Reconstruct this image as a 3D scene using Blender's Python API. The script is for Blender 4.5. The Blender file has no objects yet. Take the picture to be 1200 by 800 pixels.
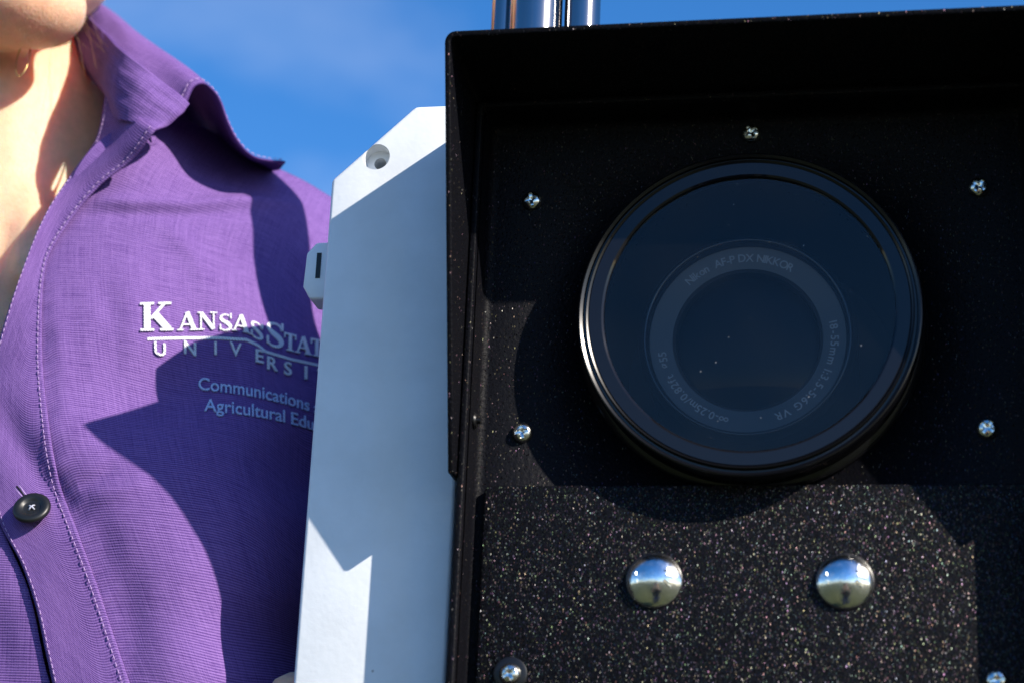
import bpy, bmesh, math, random
import numpy as np
from mathutils import Vector, Matrix, noise

random.seed(7)
np.random.seed(7)
sc = bpy.context.scene
COL = sc.collection

# ------------------------------------------------------------------ frame of the place
# plate frame (millimetres): u right, v up, n out of the camera housing's front plate.
Z0 = 1.36
CM = np.array([[0.98361, 0.041922, -0.175368], [0.017225, 0.946301, 0.322829], [0.179485, -0.320558, 0.930069]])
CP = np.array([36.902, -238.818, 561.034])
FPX = 2350.0


def W(p):
    return Vector((p[0] / 1000.0, -p[2] / 1000.0, Z0 + p[1] / 1000.0))


# ------------------------------------------------------------------ camera
cd = bpy.data.cameras.new('Camera')
co = bpy.data.objects.new('Camera', cd)
COL.objects.link(co)
ax = [Vector((r[0], -r[2], r[1])) for r in CM]
mw = Matrix((ax[0], ax[1], ax[2])).transposed().to_4x4()
mw.translation = W(CP)
co.matrix_world = mw
cd.sensor_width = 36.0
cd.lens = FPX / 1200.0 * 36.0
cd.clip_start = 0.01
cd.clip_end = 5000
cd.dof.use_dof = True
cd.dof.focus_distance = 0.625
cd.dof.aperture_fstop = 12.0
sc.camera = co

# ------------------------------------------------------------------ light
SUN = Vector((1.68, -1.0, 1.18)).normalized()          # towards the sun, world axes
elev = math.asin(SUN.z)
azim = math.atan2(SUN.x, SUN.y)                        # clockwise from +Y
world = bpy.data.worlds.new('World')
sc.world = world
world.use_nodes = True
wn, wl = world.node_tree.nodes, world.node_tree.links
wn.clear()
sky = wn.new('ShaderNodeTexSky')
sky.sky_type = 'NISHITA'
sky.sun_disc = False
sky.sun_elevation = elev
sky.sun_rotation = azim
sky.air_density = 1.0
sky.dust_density = 0.25
sky.ozone_density = 2.5
geo = wn.new('ShaderNodeTexCoord')
mp = wn.new('ShaderNodeMapping')
mp.inputs['Scale'].default_value = (1.0, 1.0, 2.2)
mp.inputs['Location'].default_value = (8.85, 4.7, 0.25)
nz = wn.new('ShaderNodeTexNoise')
nz.inputs['Scale'].default_value = 2.3
nz.inputs['Detail'].default_value = 7
nz.inputs['Roughness'].default_value = 0.55
rp = wn.new('ShaderNodeValToRGB')
rp.color_ramp.elements[0].position = 0.50
rp.color_ramp.elements[0].color = (0, 0, 0, 1)
rp.color_ramp.elements[1].position = 0.86
rp.color_ramp.elements[1].color = (0.36, 0.36, 0.36, 1)
mixc = wn.new('ShaderNodeMixRGB')
mixc.inputs[2].default_value = (6.5, 6.9, 7.6, 1)
bg = wn.new('ShaderNodeBackground')
bg.inputs['Strength'].default_value = 0.112
wo = wn.new('ShaderNodeOutputWorld')
wl.new(geo.outputs['Generated'], mp.inputs['Vector'])
wl.new(mp.outputs['Vector'], nz.inputs['Vector'])
wl.new(nz.outputs['Fac'], rp.inputs['Fac'])
wl.new(rp.outputs['Color'], mixc.inputs['Fac'])
hsv = wn.new('ShaderNodeHueSaturation')
hsv.inputs['Saturation'].default_value = 1.34
wl.new(sky.outputs['Color'], hsv.inputs['Color'])
tint = wn.new('ShaderNodeMixRGB')
tint.blend_type = 'MULTIPLY'
tint.inputs[0].default_value = 1
tint.inputs[2].default_value = (0.95, 0.97, 1.12, 1)
wl.new(hsv.outputs['Color'], tint.inputs[1])
wl.new(tint.outputs['Color'], mixc.inputs[1])
wl.new(mixc.outputs['Color'], bg.inputs['Color'])
wl.new(bg.outputs['Background'], wo.inputs['Surface'])

sd = bpy.data.lights.new('Sun', 'SUN')
sd.energy = 5.0
sd.angle = math.radians(0.53)
sd.color = (1.0, 0.915, 0.80)
so = bpy.data.objects.new('Sun', sd)
COL.objects.link(so)
so.rotation_euler = SUN.to_track_quat('Z', 'Y').to_euler()
so.location = (3, -2, 5)

sc.view_settings.view_transform = 'Standard'
sc.view_settings.look = 'None'
sc.view_settings.gamma = 1
sc.view_settings.use_curve_mapping = False
sc.view_settings.exposure = 0.7
sc.cycles.use_denoising = True
sc.cycles.max_bounces = 10
sc.cycles.transparent_max_bounces = 16


# ------------------------------------------------------------------ helpers
def ray(x, y):
    return CM.T @ np.array([(x - 600) / FPX, -(y - 400) / FPX, -1.0])


def S(x, y, n):
    """point of the plate frame seen along a line of sight at depth n (mm)"""
    d = ray(x, y)
    return CP + (n - CP[2]) / d[2] * d


def on_pic(p):
    q = CM @ (np.array(p, float) - CP)
    return (600 + FPX * q[0] / -q[2], 400 - FPX * q[1] / -q[2])


def tag(o, label=None, cat=None, group=None, kind=None):
    if label: o['label'] = label
    if cat: o['category'] = cat
    if group: o['group'] = group
    if kind: o['kind'] = kind
    return o


def empty(name, p):
    o = bpy.data.objects.new(name, None)
    o.empty_display_size = 0.02
    o.location = W(p)
    COL.objects.link(o)
    return o


def wloc(o):
    l = Vector((0, 0, 0))
    while o:
        l += o.location
        o = o.parent
    return l


def finish(name, me, mat, parent, smooth=True, origin=None):
    """me holds world coordinates; the object's origin goes to origin (world) or stays at the parent's."""
    o = bpy.data.objects.new(name, me)
    base = wloc(parent) if parent else Vector((0, 0, 0))
    org = origin if origin is not None else base
    me.transform(Matrix.Translation(-org))
    o.location = org - base
    if parent: o.parent = parent
    if mat and not me.materials: me.materials.append(mat)
    if smooth:
        me.polygons.foreach_set('use_smooth', [True] * len(me.polygons))
    COL.objects.link(o)
    return o


def mesh_pd(name, verts, faces, mat=None, parent=None, smooth=True, conv=True, uv=None, origin=None, sharp=None):
    me = bpy.data.meshes.new(name)
    me.from_pydata([W(v) if conv else v for v in verts], [], faces)
    if uv is not None:
        lay = me.uv_layers.new(name='UVMap')
        for lp in me.loops:
            lay.data[lp.index].uv = uv[lp.vertex_index]
    me.update()
    if sharp is not None:
        bm = bmesh.new(); bm.from_mesh(me)
        for e in bm.edges:
            if len(e.link_faces) == 2 and e.calc_face_angle(0) > sharp: e.smooth = False
        bm.to_mesh(me); bm.free()
    return finish(name, me, mat, parent, smooth, origin)


def recalc(o):
    bm = bmesh.new(); bm.from_mesh(o.data)
    bmesh.ops.recalc_face_normals(bm, faces=bm.faces)
    bm.to_mesh(o.data); bm.free()
    return o


def bake(o):
    dg = bpy.context.evaluated_depsgraph_get()
    dg.update()
    me = bpy.data.meshes.new_from_object(o.evaluated_get(dg))
    o.modifiers.clear()
    old = o.data
    o.data = me
    bpy.data.meshes.remove(old)
    return o


def bevel(o, w, seg=2, ang=35):
    m = o.modifiers.new('bev', 'BEVEL')
    m.width = w; m.segments = seg; m.limit_method = 'ANGLE'; m.angle_limit = math.radians(ang)
    m.harden_normals = False
    bake(o)
    o.data.polygons.foreach_set('use_smooth', [True] * len(o.data.polygons))
    return o


def solid(o, t, off=0):
    m = o.modifiers.new('sol', 'SOLIDIFY')
    m.thickness = t; m.offset = off
    bake(o)
    return o


def box_vf(a, b):
    (x0, y0, z0), (x1, y1, z1) = a, b
    v = [(x0, y0, z0), (x1, y0, z0), (x1, y1, z0), (x0, y1, z0), (x0, y0, z1), (x1, y0, z1), (x1, y1, z1), (x0, y1, z1)]
    f = [(0, 3, 2, 1), (4, 5, 6, 7), (0, 1, 5, 4), (1, 2, 6, 5), (2, 3, 7, 6), (3, 0, 4, 7)]
    return v, f


def prism(name, poly, n0, n1, mat, parent, bev=0, seg=2):
    """closed polygon in (u, v) pushed from depth n0 to n1"""
    k = len(poly)
    v = [(p[0], p[1], n0) for p in poly] + [(p[0], p[1], n1) for p in poly]
    f = [tuple(range(k)), tuple(range(2 * k - 1, k - 1, -1))]
    f += [(i, i + k, (i + 1) % k + k, (i + 1) % k) for i in range(k)]
    o = mesh_pd(name, v, f, mat, parent, smooth=False)
    recalc(o)
    if bev: bevel(o, bev / 1000, seg)
    return o


def lathe(name, prof, c, mat, parent, axis='n', seg=96, close=False, sharp=0.6):
    """prof: (r, h) pairs, turned round the axis through c"""
    v, f = [], []
    m = len(prof)
    for i in range(seg):
        a = 2 * math.pi * i / seg
        ca, sa = math.cos(a), math.sin(a)
        for r, h in prof:
            if axis == 'n': v.append((c[0] + r * ca, c[1] + r * sa, c[2] + h))
            else: v.append((c[0] + r * ca, c[1] + h, c[2] - r * sa))
    mm = m if close else m - 1
    for i in range(seg):
        j = (i + 1) % seg
        for k in range(mm):
            q = (k + 1) % m
            f.append((i * m + k, j * m + k, j * m + q, i * m + q))
    me_o = mesh_pd(name, v, f, mat, parent, smooth=True)
    bm = bmesh.new(); bm.from_mesh(me_o.data)
    bmesh.ops.remove_doubles(bm, verts=bm.verts, dist=1e-7)
    bmesh.ops.recalc_face_normals(bm, faces=bm.faces)
    for e in bm.edges:
        if len(e.link_faces) == 2 and e.calc_face_angle(0) > sharp: e.smooth = False
    bm.to_mesh(me_o.data); bm.free()
    return me_o


def spline(pts, k):
    """Catmull-Rom through pts, k samples"""
    P = np.array(pts, float)
    d = np.r_[0, np.cumsum(np.linalg.norm(np.diff(P, axis=0), axis=1) + 1e-9)]
    T = np.zeros_like(P)
    T[1:-1] = (P[2:] - P[:-2]) / (d[2:] - d[:-2])[:, None]
    T[0] = (P[1] - P[0]) / (d[1] - d[0]); T[-1] = (P[-1] - P[-2]) / (d[-1] - d[-2])
    t = np.linspace(0, d[-1], k)
    i = np.clip(np.searchsorted(d, t, side='right') - 1, 0, len(P) - 2)
    h = (d[i + 1] - d[i]); s = ((t - d[i]) / h)[:, None]; h = h[:, None]
    return ((2 * s**3 - 3 * s**2 + 1) * P[i] + (s**3 - 2 * s**2 + s) * h * T[i]
            + (-2 * s**3 + 3 * s**2) * P[i + 1] + (s**3 - s**2) * h * T[i + 1])


def patch(rows, nu, nv):
    """rows of control points -> (nv, nu, 3) grid"""
    A = [spline(r, nu) for r in rows]
    A = np.stack(A)                       # rows, nu, 3
    return np.stack([spline(A[:, j], nv) for j in range(nu)], 1)


def grid_obj(name, G, mat, parent, thick=0.0, uvs=None, off=0):
    nv, nu = G.shape[:2]
    v = G.reshape(-1, 3)
    f = [(j * nu + i, j * nu + i + 1, (j + 1) * nu + i + 1, (j + 1) * nu + i) for j in range(nv - 1) for i in range(nu - 1)]
    if uvs is None:
        du = np.zeros((nv, nu)); du[:, 1:] = np.cumsum(np.linalg.norm(np.diff(G, axis=1), axis=2), 1)
        dv = np.zeros((nv, nu)); dv[1:, :] = np.cumsum(np.linalg.norm(np.diff(G, axis=0), axis=2), 0)
        uvs = np.stack([du, dv], 2).reshape(-1, 2)
    o = mesh_pd(name, v, f, mat, parent, True, uv=[tuple(q) for q in uvs])
    if thick: solid(o, thick / 1000, off)
    o.data.polygons.foreach_set('use_smooth', [True] * len(o.data.polygons))
    return o


def tubes(name, paths, mat, parent, seg=8, conv=True):
    """paths: list of (points, radius or list of radii) -> one mesh of capped tubes"""
    V, F = [], []
    for pts, rad in paths:
        P = [Vector(p) for p in pts]
        k = len(P)
        b0 = len(V)
        up = Vector((0.3, 0.2, 0.93))
        for i in range(k):
            t = (P[min(i + 1, k - 1)] - P[max(i - 1, 0)]).normalized()
            a = t.cross(up)
            if a.length < 1e-3: a = t.cross(Vector((1, 0, 0)))
            a.normalize(); b = t.cross(a)
            r = rad[i] if isinstance(rad, (list, tuple)) else rad
            for s in range(seg):
                w = 2 * math.pi * s / seg
                V.append(P[i] + (a * math.cos(w) + b * math.sin(w)) * r)
        for i in range(k - 1):
            for s in range(seg):
                q = (s + 1) % seg
                F.append((b0 + i * seg + s, b0 + i * seg + q, b0 + (i + 1) * seg + q, b0 + (i + 1) * seg + s))
        F.append(tuple(b0 + s for s in range(seg))[::-1]); F.append(tuple(b0 + (k - 1) * seg + s for s in range(seg)))
    o = mesh_pd(name, V, F, mat, parent, True, conv=conv)
    return recalc(o)


# ------------------------------------------------------------------ materials
def nodes(name):
    m = bpy.data.materials.new(name)
    m.use_nodes = True
    nt = m.node_tree
    return m, nt.nodes, nt.links, nt.nodes['Principled BSDF']


def principled(name, col, rough=0.5, metal=0.0, ior=1.45, bump=None, var=0.0, vscale=20, **kw):
    m, n, l, p = nodes(name)
    p.inputs['Base Color'].default_value = (*col, 1)
    p.inputs['Roughness'].default_value = rough
    p.inputs['Metallic'].default_value = metal
    p.inputs['IOR'].default_value = ior
    for k, v in kw.items(): p.inputs[k].default_value = v
    tc = n.new('ShaderNodeTexCoord')
    if var:
        t = n.new('ShaderNodeTexNoise'); t.inputs['Scale'].default_value = vscale; t.inputs['Detail'].default_value = 6
        l.new(tc.outputs['Object'], t.inputs['Vector'])
        h = n.new('ShaderNodeHueSaturation'); h.inputs['Color'].default_value = (*col, 1)
        mr = n.new('ShaderNodeMapRange'); mr.inputs[1].default_value = 0.3; mr.inputs[2].default_value = 0.7
        mr.inputs[3].default_value = 1 - var; mr.inputs[4].default_value = 1 + var
        l.new(t.outputs['Fac'], mr.inputs[0]); l.new(mr.outputs[0], h.inputs['Value'])
        l.new(h.outputs['Color'], p.inputs['Base Color'])
    if bump:
        sca, st, dist = bump
        t = n.new('ShaderNodeTexNoise'); t.inputs['Scale'].default_value = sca; t.inputs['Detail'].default_value = 5
        l.new(tc.outputs['Object'], t.inputs['Vector'])
        b = n.new('ShaderNodeBump'); b.inputs['Strength'].default_value = st; b.inputs['Distance'].default_value = dist
        l.new(t.outputs['Fac'], b.inputs['Height']); l.new(b.outputs['Normal'], p.inputs['Normal'])
    return m


def fabric(name, dark, light, pitch=0.85, rough=0.85, trans=0.0):
    """woven cloth; the UV map is in millimetres along the threads"""
    m, n, l, p = nodes(name)
    uv = n.new('ShaderNodeUVMap')
    def mapping(sx, sy):
        mm = n.new('ShaderNodeMapping'); mm.inputs['Scale'].default_value = (sx, sy, 1)
        l.new(uv.outputs['UV'], mm.inputs['Vector']); return mm.outputs['Vector']
    def wave(d, dist):
        w = n.new('ShaderNodeTexWave'); w.wave_type = 'BANDS'; w.bands_direction = d
        w.inputs['Scale'].default_value = 0.314 / pitch      # one band per pitch
        w.inputs['Distortion'].default_value = dist; w.inputs['Detail'].default_value = 2; w.inputs['Detail Scale'].default_value = 0.15
        l.new(uv.outputs['UV'], w.inputs['Vector']); return w.outputs['Fac']
    def nse(sx, sy, det=3):
        t = n.new('ShaderNodeTexNoise'); t.inputs['Scale'].default_value = 1; t.inputs['Detail'].default_value = det
        l.new(mapping(sx, sy), t.inputs['Vector']); return t.outputs['Fac']
    def math_(op, a, b):
        q = n.new('ShaderNodeMath'); q.operation = op
        for i, x in enumerate((a, b)):
            if isinstance(x, (int, float)): q.inputs[i].default_value = x
            else: l.new(x, q.inputs[i])
        return q.outputs[0]
    hx, hy = wave('Y', 1.2), wave('X', 1.2)
    streak_v = nse(1.6, 0.05); streak_h = nse(0.06, 2.4); fine = nse(2.2, 2.6, 2)
    threads = math_('ADD', math_('MULTIPLY', hx, 0.48), math_('MULTIPLY', hy, 0.05))
    slub = nse(0.35, 0.9, 4)
    threads = math_('MULTIPLY', threads, math_('ADD', math_('MULTIPLY', slub, 1.2), 0.4))
    fac = math_('ADD', threads, math_('MULTIPLY', streak_v, 0.50))
    fac = math_('ADD', fac, math_('MULTIPLY', streak_h, 0.60))
    fac = math_('ADD', fac, math_('MULTIPLY', fine, 0.45))
    mr = n.new('ShaderNodeMapRange'); mr.inputs[1].default_value = 0.62; mr.inputs[2].default_value = 1.32
    l.new(fac, mr.inputs[0])
    mx = n.new('ShaderNodeMixRGB'); mx.inputs[1].default_value = (*dark, 1); mx.inputs[2].default_value = (*light, 1)
    l.new(mr.outputs[0], mx.inputs[0]); l.new(mx.outputs[0], p.inputs['Base Color'])
    p.inputs['Roughness'].default_value = rough
    p.inputs['Sheen Weight'].default_value = 0.0
    p.inputs['Sheen Roughness'].default_value = 0.4
    p.inputs['Specular IOR Level'].default_value = 0.1
    b = n.new('ShaderNodeBump'); b.inputs['Strength'].default_value = 0.5; b.inputs['Distance'].default_value = 0.0003
    l.new(fac, b.inputs['Height']); l.new(b.outputs['Normal'], p.inputs['Normal'])
    if trans:
        tr = n.new('ShaderNodeBsdfTranslucent'); tr.inputs['Color'].default_value = (*[min(1, c * 1.1) for c in light], 1)
        ms = n.new('ShaderNodeMixShader'); ms.inputs[0].default_value = trans
        l.new(p.outputs[0], ms.inputs[1]); l.new(tr.outputs[0], ms.inputs[2])
        l.new(ms.outputs[0], n['Material Output'].inputs['Surface'])
    return m


def powder(name, flake=True, amount=0.80, scale=1500.0, val=0.08):
    """black powder coat with metal flakes, each flake a tilted facet"""
    m, n, l, p = nodes(name)
    tc = n.new('ShaderNodeTexCoord')
    p.inputs['Base Color'].default_value = (0.0035, 0.0037, 0.0056, 1)
    p.inputs['Roughness'].default_value = 0.5
    p.inputs['Specular IOR Level'].default_value = 0.07
    t = n.new('ShaderNodeTexNoise'); t.inputs['Scale'].default_value = 900; t.inputs['Detail'].default_value = 3
    l.new(tc.outputs['Object'], t.inputs['Vector'])
    b = n.new('ShaderNodeBump'); b.inputs['Strength'].default_value = 0.55; b.inputs['Distance'].default_value = 0.0004
    l.new(t.outputs['Fac'], b.inputs['Height']); l.new(b.outputs['Normal'], p.inputs['Normal'])
    if flake:
        vo = n.new('ShaderNodeTexVoronoi'); vo.inputs['Scale'].default_value = scale
        vo.inputs['Randomness'].default_value = 1.0
        mp_ = n.new('ShaderNodeMapping'); mp_.inputs['Scale'].default_value = (1.2, 1, 0.52)
        l.new(tc.outputs['Object'], mp_.inputs['Vector']); l.new(mp_.outputs[0], vo.inputs['Vector'])
        g = n.new('ShaderNodeNewGeometry')
        sub = n.new('ShaderNodeVectorMath'); sub.operation = 'SUBTRACT'; sub.inputs[1].default_value = (0.5, 0.5, 0.5)
        l.new(vo.outputs['Color'], sub.inputs[0])
        mul = n.new('ShaderNodeVectorMath'); mul.operation = 'SCALE'; mul.inputs['Scale'].default_value = 1.5
        l.new(sub.outputs[0], mul.inputs[0])
        add = n.new('ShaderNodeVectorMath'); add.operation = 'ADD'
        l.new(g.outputs['Normal'], add.inputs[0]); l.new(mul.outputs[0], add.inputs[1])
        nrm = n.new('ShaderNodeVectorMath'); nrm.operation = 'NORMALIZE'
        l.new(add.outputs[0], nrm.inputs[0])
        fl = n.new('ShaderNodeBsdfPrincipled')
        fl.inputs['Metallic'].default_value = 1; fl.inputs['Roughness'].default_value = 0.40
        wn_ = n.new('ShaderNodeTexWhiteNoise'); l.new(vo.outputs['Position'], wn_.inputs['Vector'])
        hs = n.new('ShaderNodeHueSaturation'); hs.inputs['Saturation'].default_value = 0.5; hs.inputs['Value'].default_value = val
        l.new(wn_.outputs['Color'], hs.inputs['Color'])
        l.new(hs.outputs[0], fl.inputs['Base Color'])
        l.new(nrm.outputs[0], fl.inputs['Normal'])
        sp = n.new('ShaderNodeSeparateColor'); l.new(wn_.outputs['Color'], sp.inputs[0])
        gt = n.new('ShaderNodeMath'); gt.operation = 'GREATER_THAN'; gt.inputs[1].default_value = amount
        l.new(wn_.outputs['Value'], gt.inputs[0])
        near = n.new('ShaderNodeMath'); near.operation = 'LESS_THAN'; near.inputs[1].default_value = 0.46
        l.new(vo.outputs['Distance'], near.inputs[0])
        mk = n.new('ShaderNodeMath'); mk.operation = 'MULTIPLY'
        l.new(gt.outputs[0], mk.inputs[0]); l.new(near.outputs[0], mk.inputs[1])
        ms = n.new('ShaderNodeMixShader')
        l.new(mk.outputs[0], ms.inputs[0]); l.new(p.outputs[0], ms.inputs[1]); l.new(fl.outputs[0], ms.inputs[2])
        l.new(ms.outputs[0], n['Material Output'].inputs['Surface'])
    return m


def thin_glass(name, ior=1.5, tint=(1, 1, 1)):
    m, n, l, p = nodes(name)
    n.remove(p)
    tr = n.new('ShaderNodeBsdfTransparent'); tr.inputs['Color'].default_value = (*tint, 1)
    gl = n.new('ShaderNodeBsdfGlossy'); gl.inputs['Roughness'].default_value = 0.012
    fr = n.new('ShaderNodeFresnel'); fr.inputs['IOR'].default_value = ior
    ms = n.new('ShaderNodeMixShader')
    l.new(fr.outputs[0], ms.inputs[0]); l.new(tr.outputs[0], ms.inputs[1]); l.new(gl.outputs[0], ms.inputs[2])
    # a film of dust and a few specks
    tc = n.new('ShaderNodeTexCoord')
    vo = n.new('ShaderNodeTexVoronoi'); vo.inputs['Scale'].default_value = 300
    l.new(tc.outputs['Object'], vo.inputs['Vector'])
    wn_ = n.new('ShaderNodeTexWhiteNoise'); l.new(vo.outputs['Position'], wn_.inputs['Vector'])
    a = n.new('ShaderNodeMath'); a.operation = 'GREATER_THAN'; a.inputs[1].default_value = 0.72; l.new(wn_.outputs['Value'], a.inputs[0])
    b = n.new('ShaderNodeMath'); b.operation = 'LESS_THAN'; b.inputs[1].default_value = 0.07; l.new(vo.outputs['Distance'], b.inputs[0])
    c = n.new('ShaderNodeMath'); c.operation = 'MULTIPLY'; l.new(a.outputs[0], c.inputs[0]); l.new(b.outputs[0], c.inputs[1])
    nz_ = n.new('ShaderNodeTexNoise'); nz_.inputs['Scale'].default_value = 45; nz_.inputs['Detail'].default_value = 4
    l.new(tc.outputs['Object'], nz_.inputs['Vector'])
    d = n.new('ShaderNodeMapRange'); d.inputs[1].default_value = 0.35; d.inputs[2].default_value = 0.75; d.inputs[3].default_value = 0.0005; d.inputs[4].default_value = 0.004
    l.new(nz_.outputs['Fac'], d.inputs[0])
    e = n.new('ShaderNodeMath'); e.operation = 'MULTIPLY_ADD'; e.inputs[1].default_value = 0.22; l.new(c.outputs[0], e.inputs[0]); l.new(d.outputs[0], e.inputs[2])
    df = n.new('ShaderNodeBsdfDiffuse'); df.inputs['Color'].default_value = (0.55, 0.58, 0.62, 1)
    m2 = n.new('ShaderNodeMixShader'); l.new(e.outputs[0], m2.inputs[0]); l.new(ms.outputs[0], m2.inputs[1]); l.new(df.outputs[0], m2.inputs[2])
    l.new(m2.outputs[0], n['Material Output'].inputs['Surface'])
    return m


M_powder = powder('black_powder_coat', True, 0.12, 3000, 0.068)
M_powder_fine = powder('black_powder_coat_fine', True, 0.78, 2900, 0.045)
M_black = principled('black_plastic', (0.005, 0.005, 0.006), 0.35)
M_ring = principled('satin_black_ring', (0.003, 0.003, 0.004), 0.24, ior=1.45)
M_gloss = principled('gloss_black_ring', (0.006, 0.006, 0.008), 0.05, ior=1.42)
M_matt = principled('matt_black_inside', (0.006, 0.006, 0.007), 0.8)
M_lensring = principled('lens_front_ring', (0.022, 0.022, 0.025), 0.4, bump=(3000, 0.1, 0.0001))
M_letter = principled('lens_lettering', (0.24, 0.25, 0.27), 0.6)
M_zinc = principled('zinc_plated_steel', (0.80, 0.80, 0.79), 0.17, metal=1, bump=(650, 0.16, 0.0004), var=0.12, vscale=500)
M_screw = principled('steel_screw', (0.72, 0.71, 0.66), 0.2, metal=1, bump=(900, 0.15, 0.0002))
M_chrome = principled('polished_stainless', (0.33, 0.32, 0.32), 0.14, metal=1, bump=(60, 0.04, 0.001))
M_glass = thin_glass('port_glass', 1.46)
M_element = principled('lens_element', (0.002, 0.003, 0.005), 0.03, ior=1.12)
M_button = principled('button_black', (0.008, 0.009, 0.010), 0.4, bump=(700, 0.1, 0.0003))
M_thread = principled('lavender_thread', (0.40, 0.27, 0.50), 0.8)
def satin(name, col):
    m, n, l, p = nodes(name)
    tc = n.new('ShaderNodeTexCoord')
    w = n.new('ShaderNodeTexWave'); w.bands_direction = 'DIAGONAL'; w.inputs['Scale'].default_value = 420; w.inputs['Distortion'].default_value = 1.5
    l.new(tc.outputs['Object'], w.inputs['Vector'])
    mx = n.new('ShaderNodeMixRGB'); mx.inputs[1].default_value = (*[c * 0.82 for c in col], 1); mx.inputs[2].default_value = (*col, 1)
    l.new(w.outputs['Fac'], mx.inputs[0]); l.new(mx.outputs[0], p.inputs['Base Color'])
    b = n.new('ShaderNodeBump'); b.inputs['Strength'].default_value = 0.8; b.inputs['Distance'].default_value = 0.0004
    l.new(w.outputs['Fac'], b.inputs['Height']); l.new(b.outputs['Normal'], p.inputs['Normal'])
    p.inputs['Roughness'].default_value = 0.55
    return m


M_embroid = satin('white_embroidery_thread', (0.80, 0.80, 0.84))
M_embroid_shade = satin('white_thread_blue_shade', (0.56, 0.66, 0.95))  # white thread as well, with the blue cast of shade put into its colour
M_shirt = fabric('purple_woven_shirt', (0.050, 0.018, 0.130), (0.235, 0.132, 0.375), 0.95, trans=0.04)
M_skin = principled('skin', (0.78, 0.48, 0.31), 0.48, bump=(1100, 0.5, 0.0005), var=0.07, vscale=260)
ps = M_skin.node_tree.nodes['Principled BSDF']
ps.inputs['Subsurface Weight'].default_value = 0.7
ps.inputs['Subsurface Radius'].default_value = (0.014, 0.0045, 0.002)
ps.inputs['Subsurface Scale'].default_value = 1.0
M_gold = principled('gold', (0.55, 0.36, 0.15), 0.35, metal=1)
M_hair = principled('brown_hair', (0.10, 0.055, 0.03), 0.5, bump=(300, 0.6, 0.002))
M_jeans = principled('dark_denim', (0.03, 0.04, 0.08), 0.9, bump=(600, 0.4, 0.0005))
M_shoe = principled('shoe_leather', (0.05, 0.03, 0.02), 0.5)
M_lip = principled('lips', (0.45, 0.17, 0.15), 0.4)
M_eye = principled('eye_white', (0.75, 0.73, 0.7), 0.15)
M_iris = principled('iris', (0.06, 0.04, 0.03), 0.1)


def white_plastic():
    m, n, l, p = nodes('white_plastic')
    tc = n.new('ShaderNodeTexCoord')
    # soft weathering
    t = n.new('ShaderNodeTexNoise'); t.inputs['Scale'].default_value = 24; t.inputs['Detail'].default_value = 7; t.inputs['Roughness'].default_value = 0.6
    l.new(tc.outputs['Object'], t.inputs['Vector'])
    r = n.new('ShaderNodeValToRGB')
    r.color_ramp.elements[0].position = 0.30; r.color_ramp.elements[0].color = (0.65, 0.68, 0.70, 1)
    r.color_ramp.elements[1].position = 0.6; r.color_ramp.elements[1].color = (0.765, 0.80, 0.835, 1)
    l.new(t.outputs['Fac'], r.inputs[0])
    # specks of dirt, gathered in patches
    v = n.new('ShaderNodeTexVoronoi'); v.inputs['Scale'].default_value = 330
    l.new(tc.outputs['Object'], v.inputs['Vector'])
    w = n.new('ShaderNodeTexWhiteNoise'); l.new(v.outputs['Position'], w.inputs['Vector'])
    pn = n.new('ShaderNodeTexNoise'); pn.inputs['Scale'].default_value = 55; pn.inputs['Detail'].default_value = 2
    l.new(tc.outputs['Object'], pn.inputs['Vector'])
    th = n.new('ShaderNodeMapRange'); th.inputs[1].default_value = 0.52; th.inputs[2].default_value = 0.75; th.inputs[3].default_value = 1.0; th.inputs[4].default_value = 0.80
    l.new(pn.outputs['Fac'], th.inputs[0])
    g = n.new('ShaderNodeMath'); g.operation = 'GREATER_THAN'; l.new(w.outputs['Value'], g.inputs[0]); l.new(th.outputs[0], g.inputs[1])
    dsz = n.new('ShaderNodeMath'); dsz.operation = 'LESS_THAN'; dsz.inputs[1].default_value = 0.14; l.new(v.outputs['Distance'], dsz.inputs[0])
    mk = n.new('ShaderNodeMath'); mk.operation = 'MULTIPLY'; l.new(g.outputs[0], mk.inputs[0]); l.new(dsz.outputs[0], mk.inputs[1])
    mk2 = n.new('ShaderNodeMath'); mk2.operation = 'MULTIPLY'; mk2.inputs[1].default_value = 0.55; l.new(mk.outputs[0], mk2.inputs[0])
    mx = n.new('ShaderNodeMixRGB'); mx.inputs[2].default_value = (0.16, 0.15, 0.14, 1)
    l.new(mk2.outputs[0], mx.inputs[0]); l.new(r.outputs[0], mx.inputs[1]); l.new(mx.outputs[0], p.inputs['Base Color'])
    p.inputs['Roughness'].default_value = 0.38
    b = n.new('ShaderNodeBump'); b.inputs['Strength'].default_value = 0.12; b.inputs['Distance'].default_value = 0.0006
    t2 = n.new('ShaderNodeTexNoise'); t2.inputs['Scale'].default_value = 500; t2.inputs['Detail'].default_value = 4
    l.new(tc.outputs['Object'], t2.inputs['Vector'])
    l.new(t2.outputs['Fac'], b.inputs['Height']); l.new(b.outputs['Normal'], p.inputs['Normal'])
    return m


M_white = white_plastic()


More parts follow.
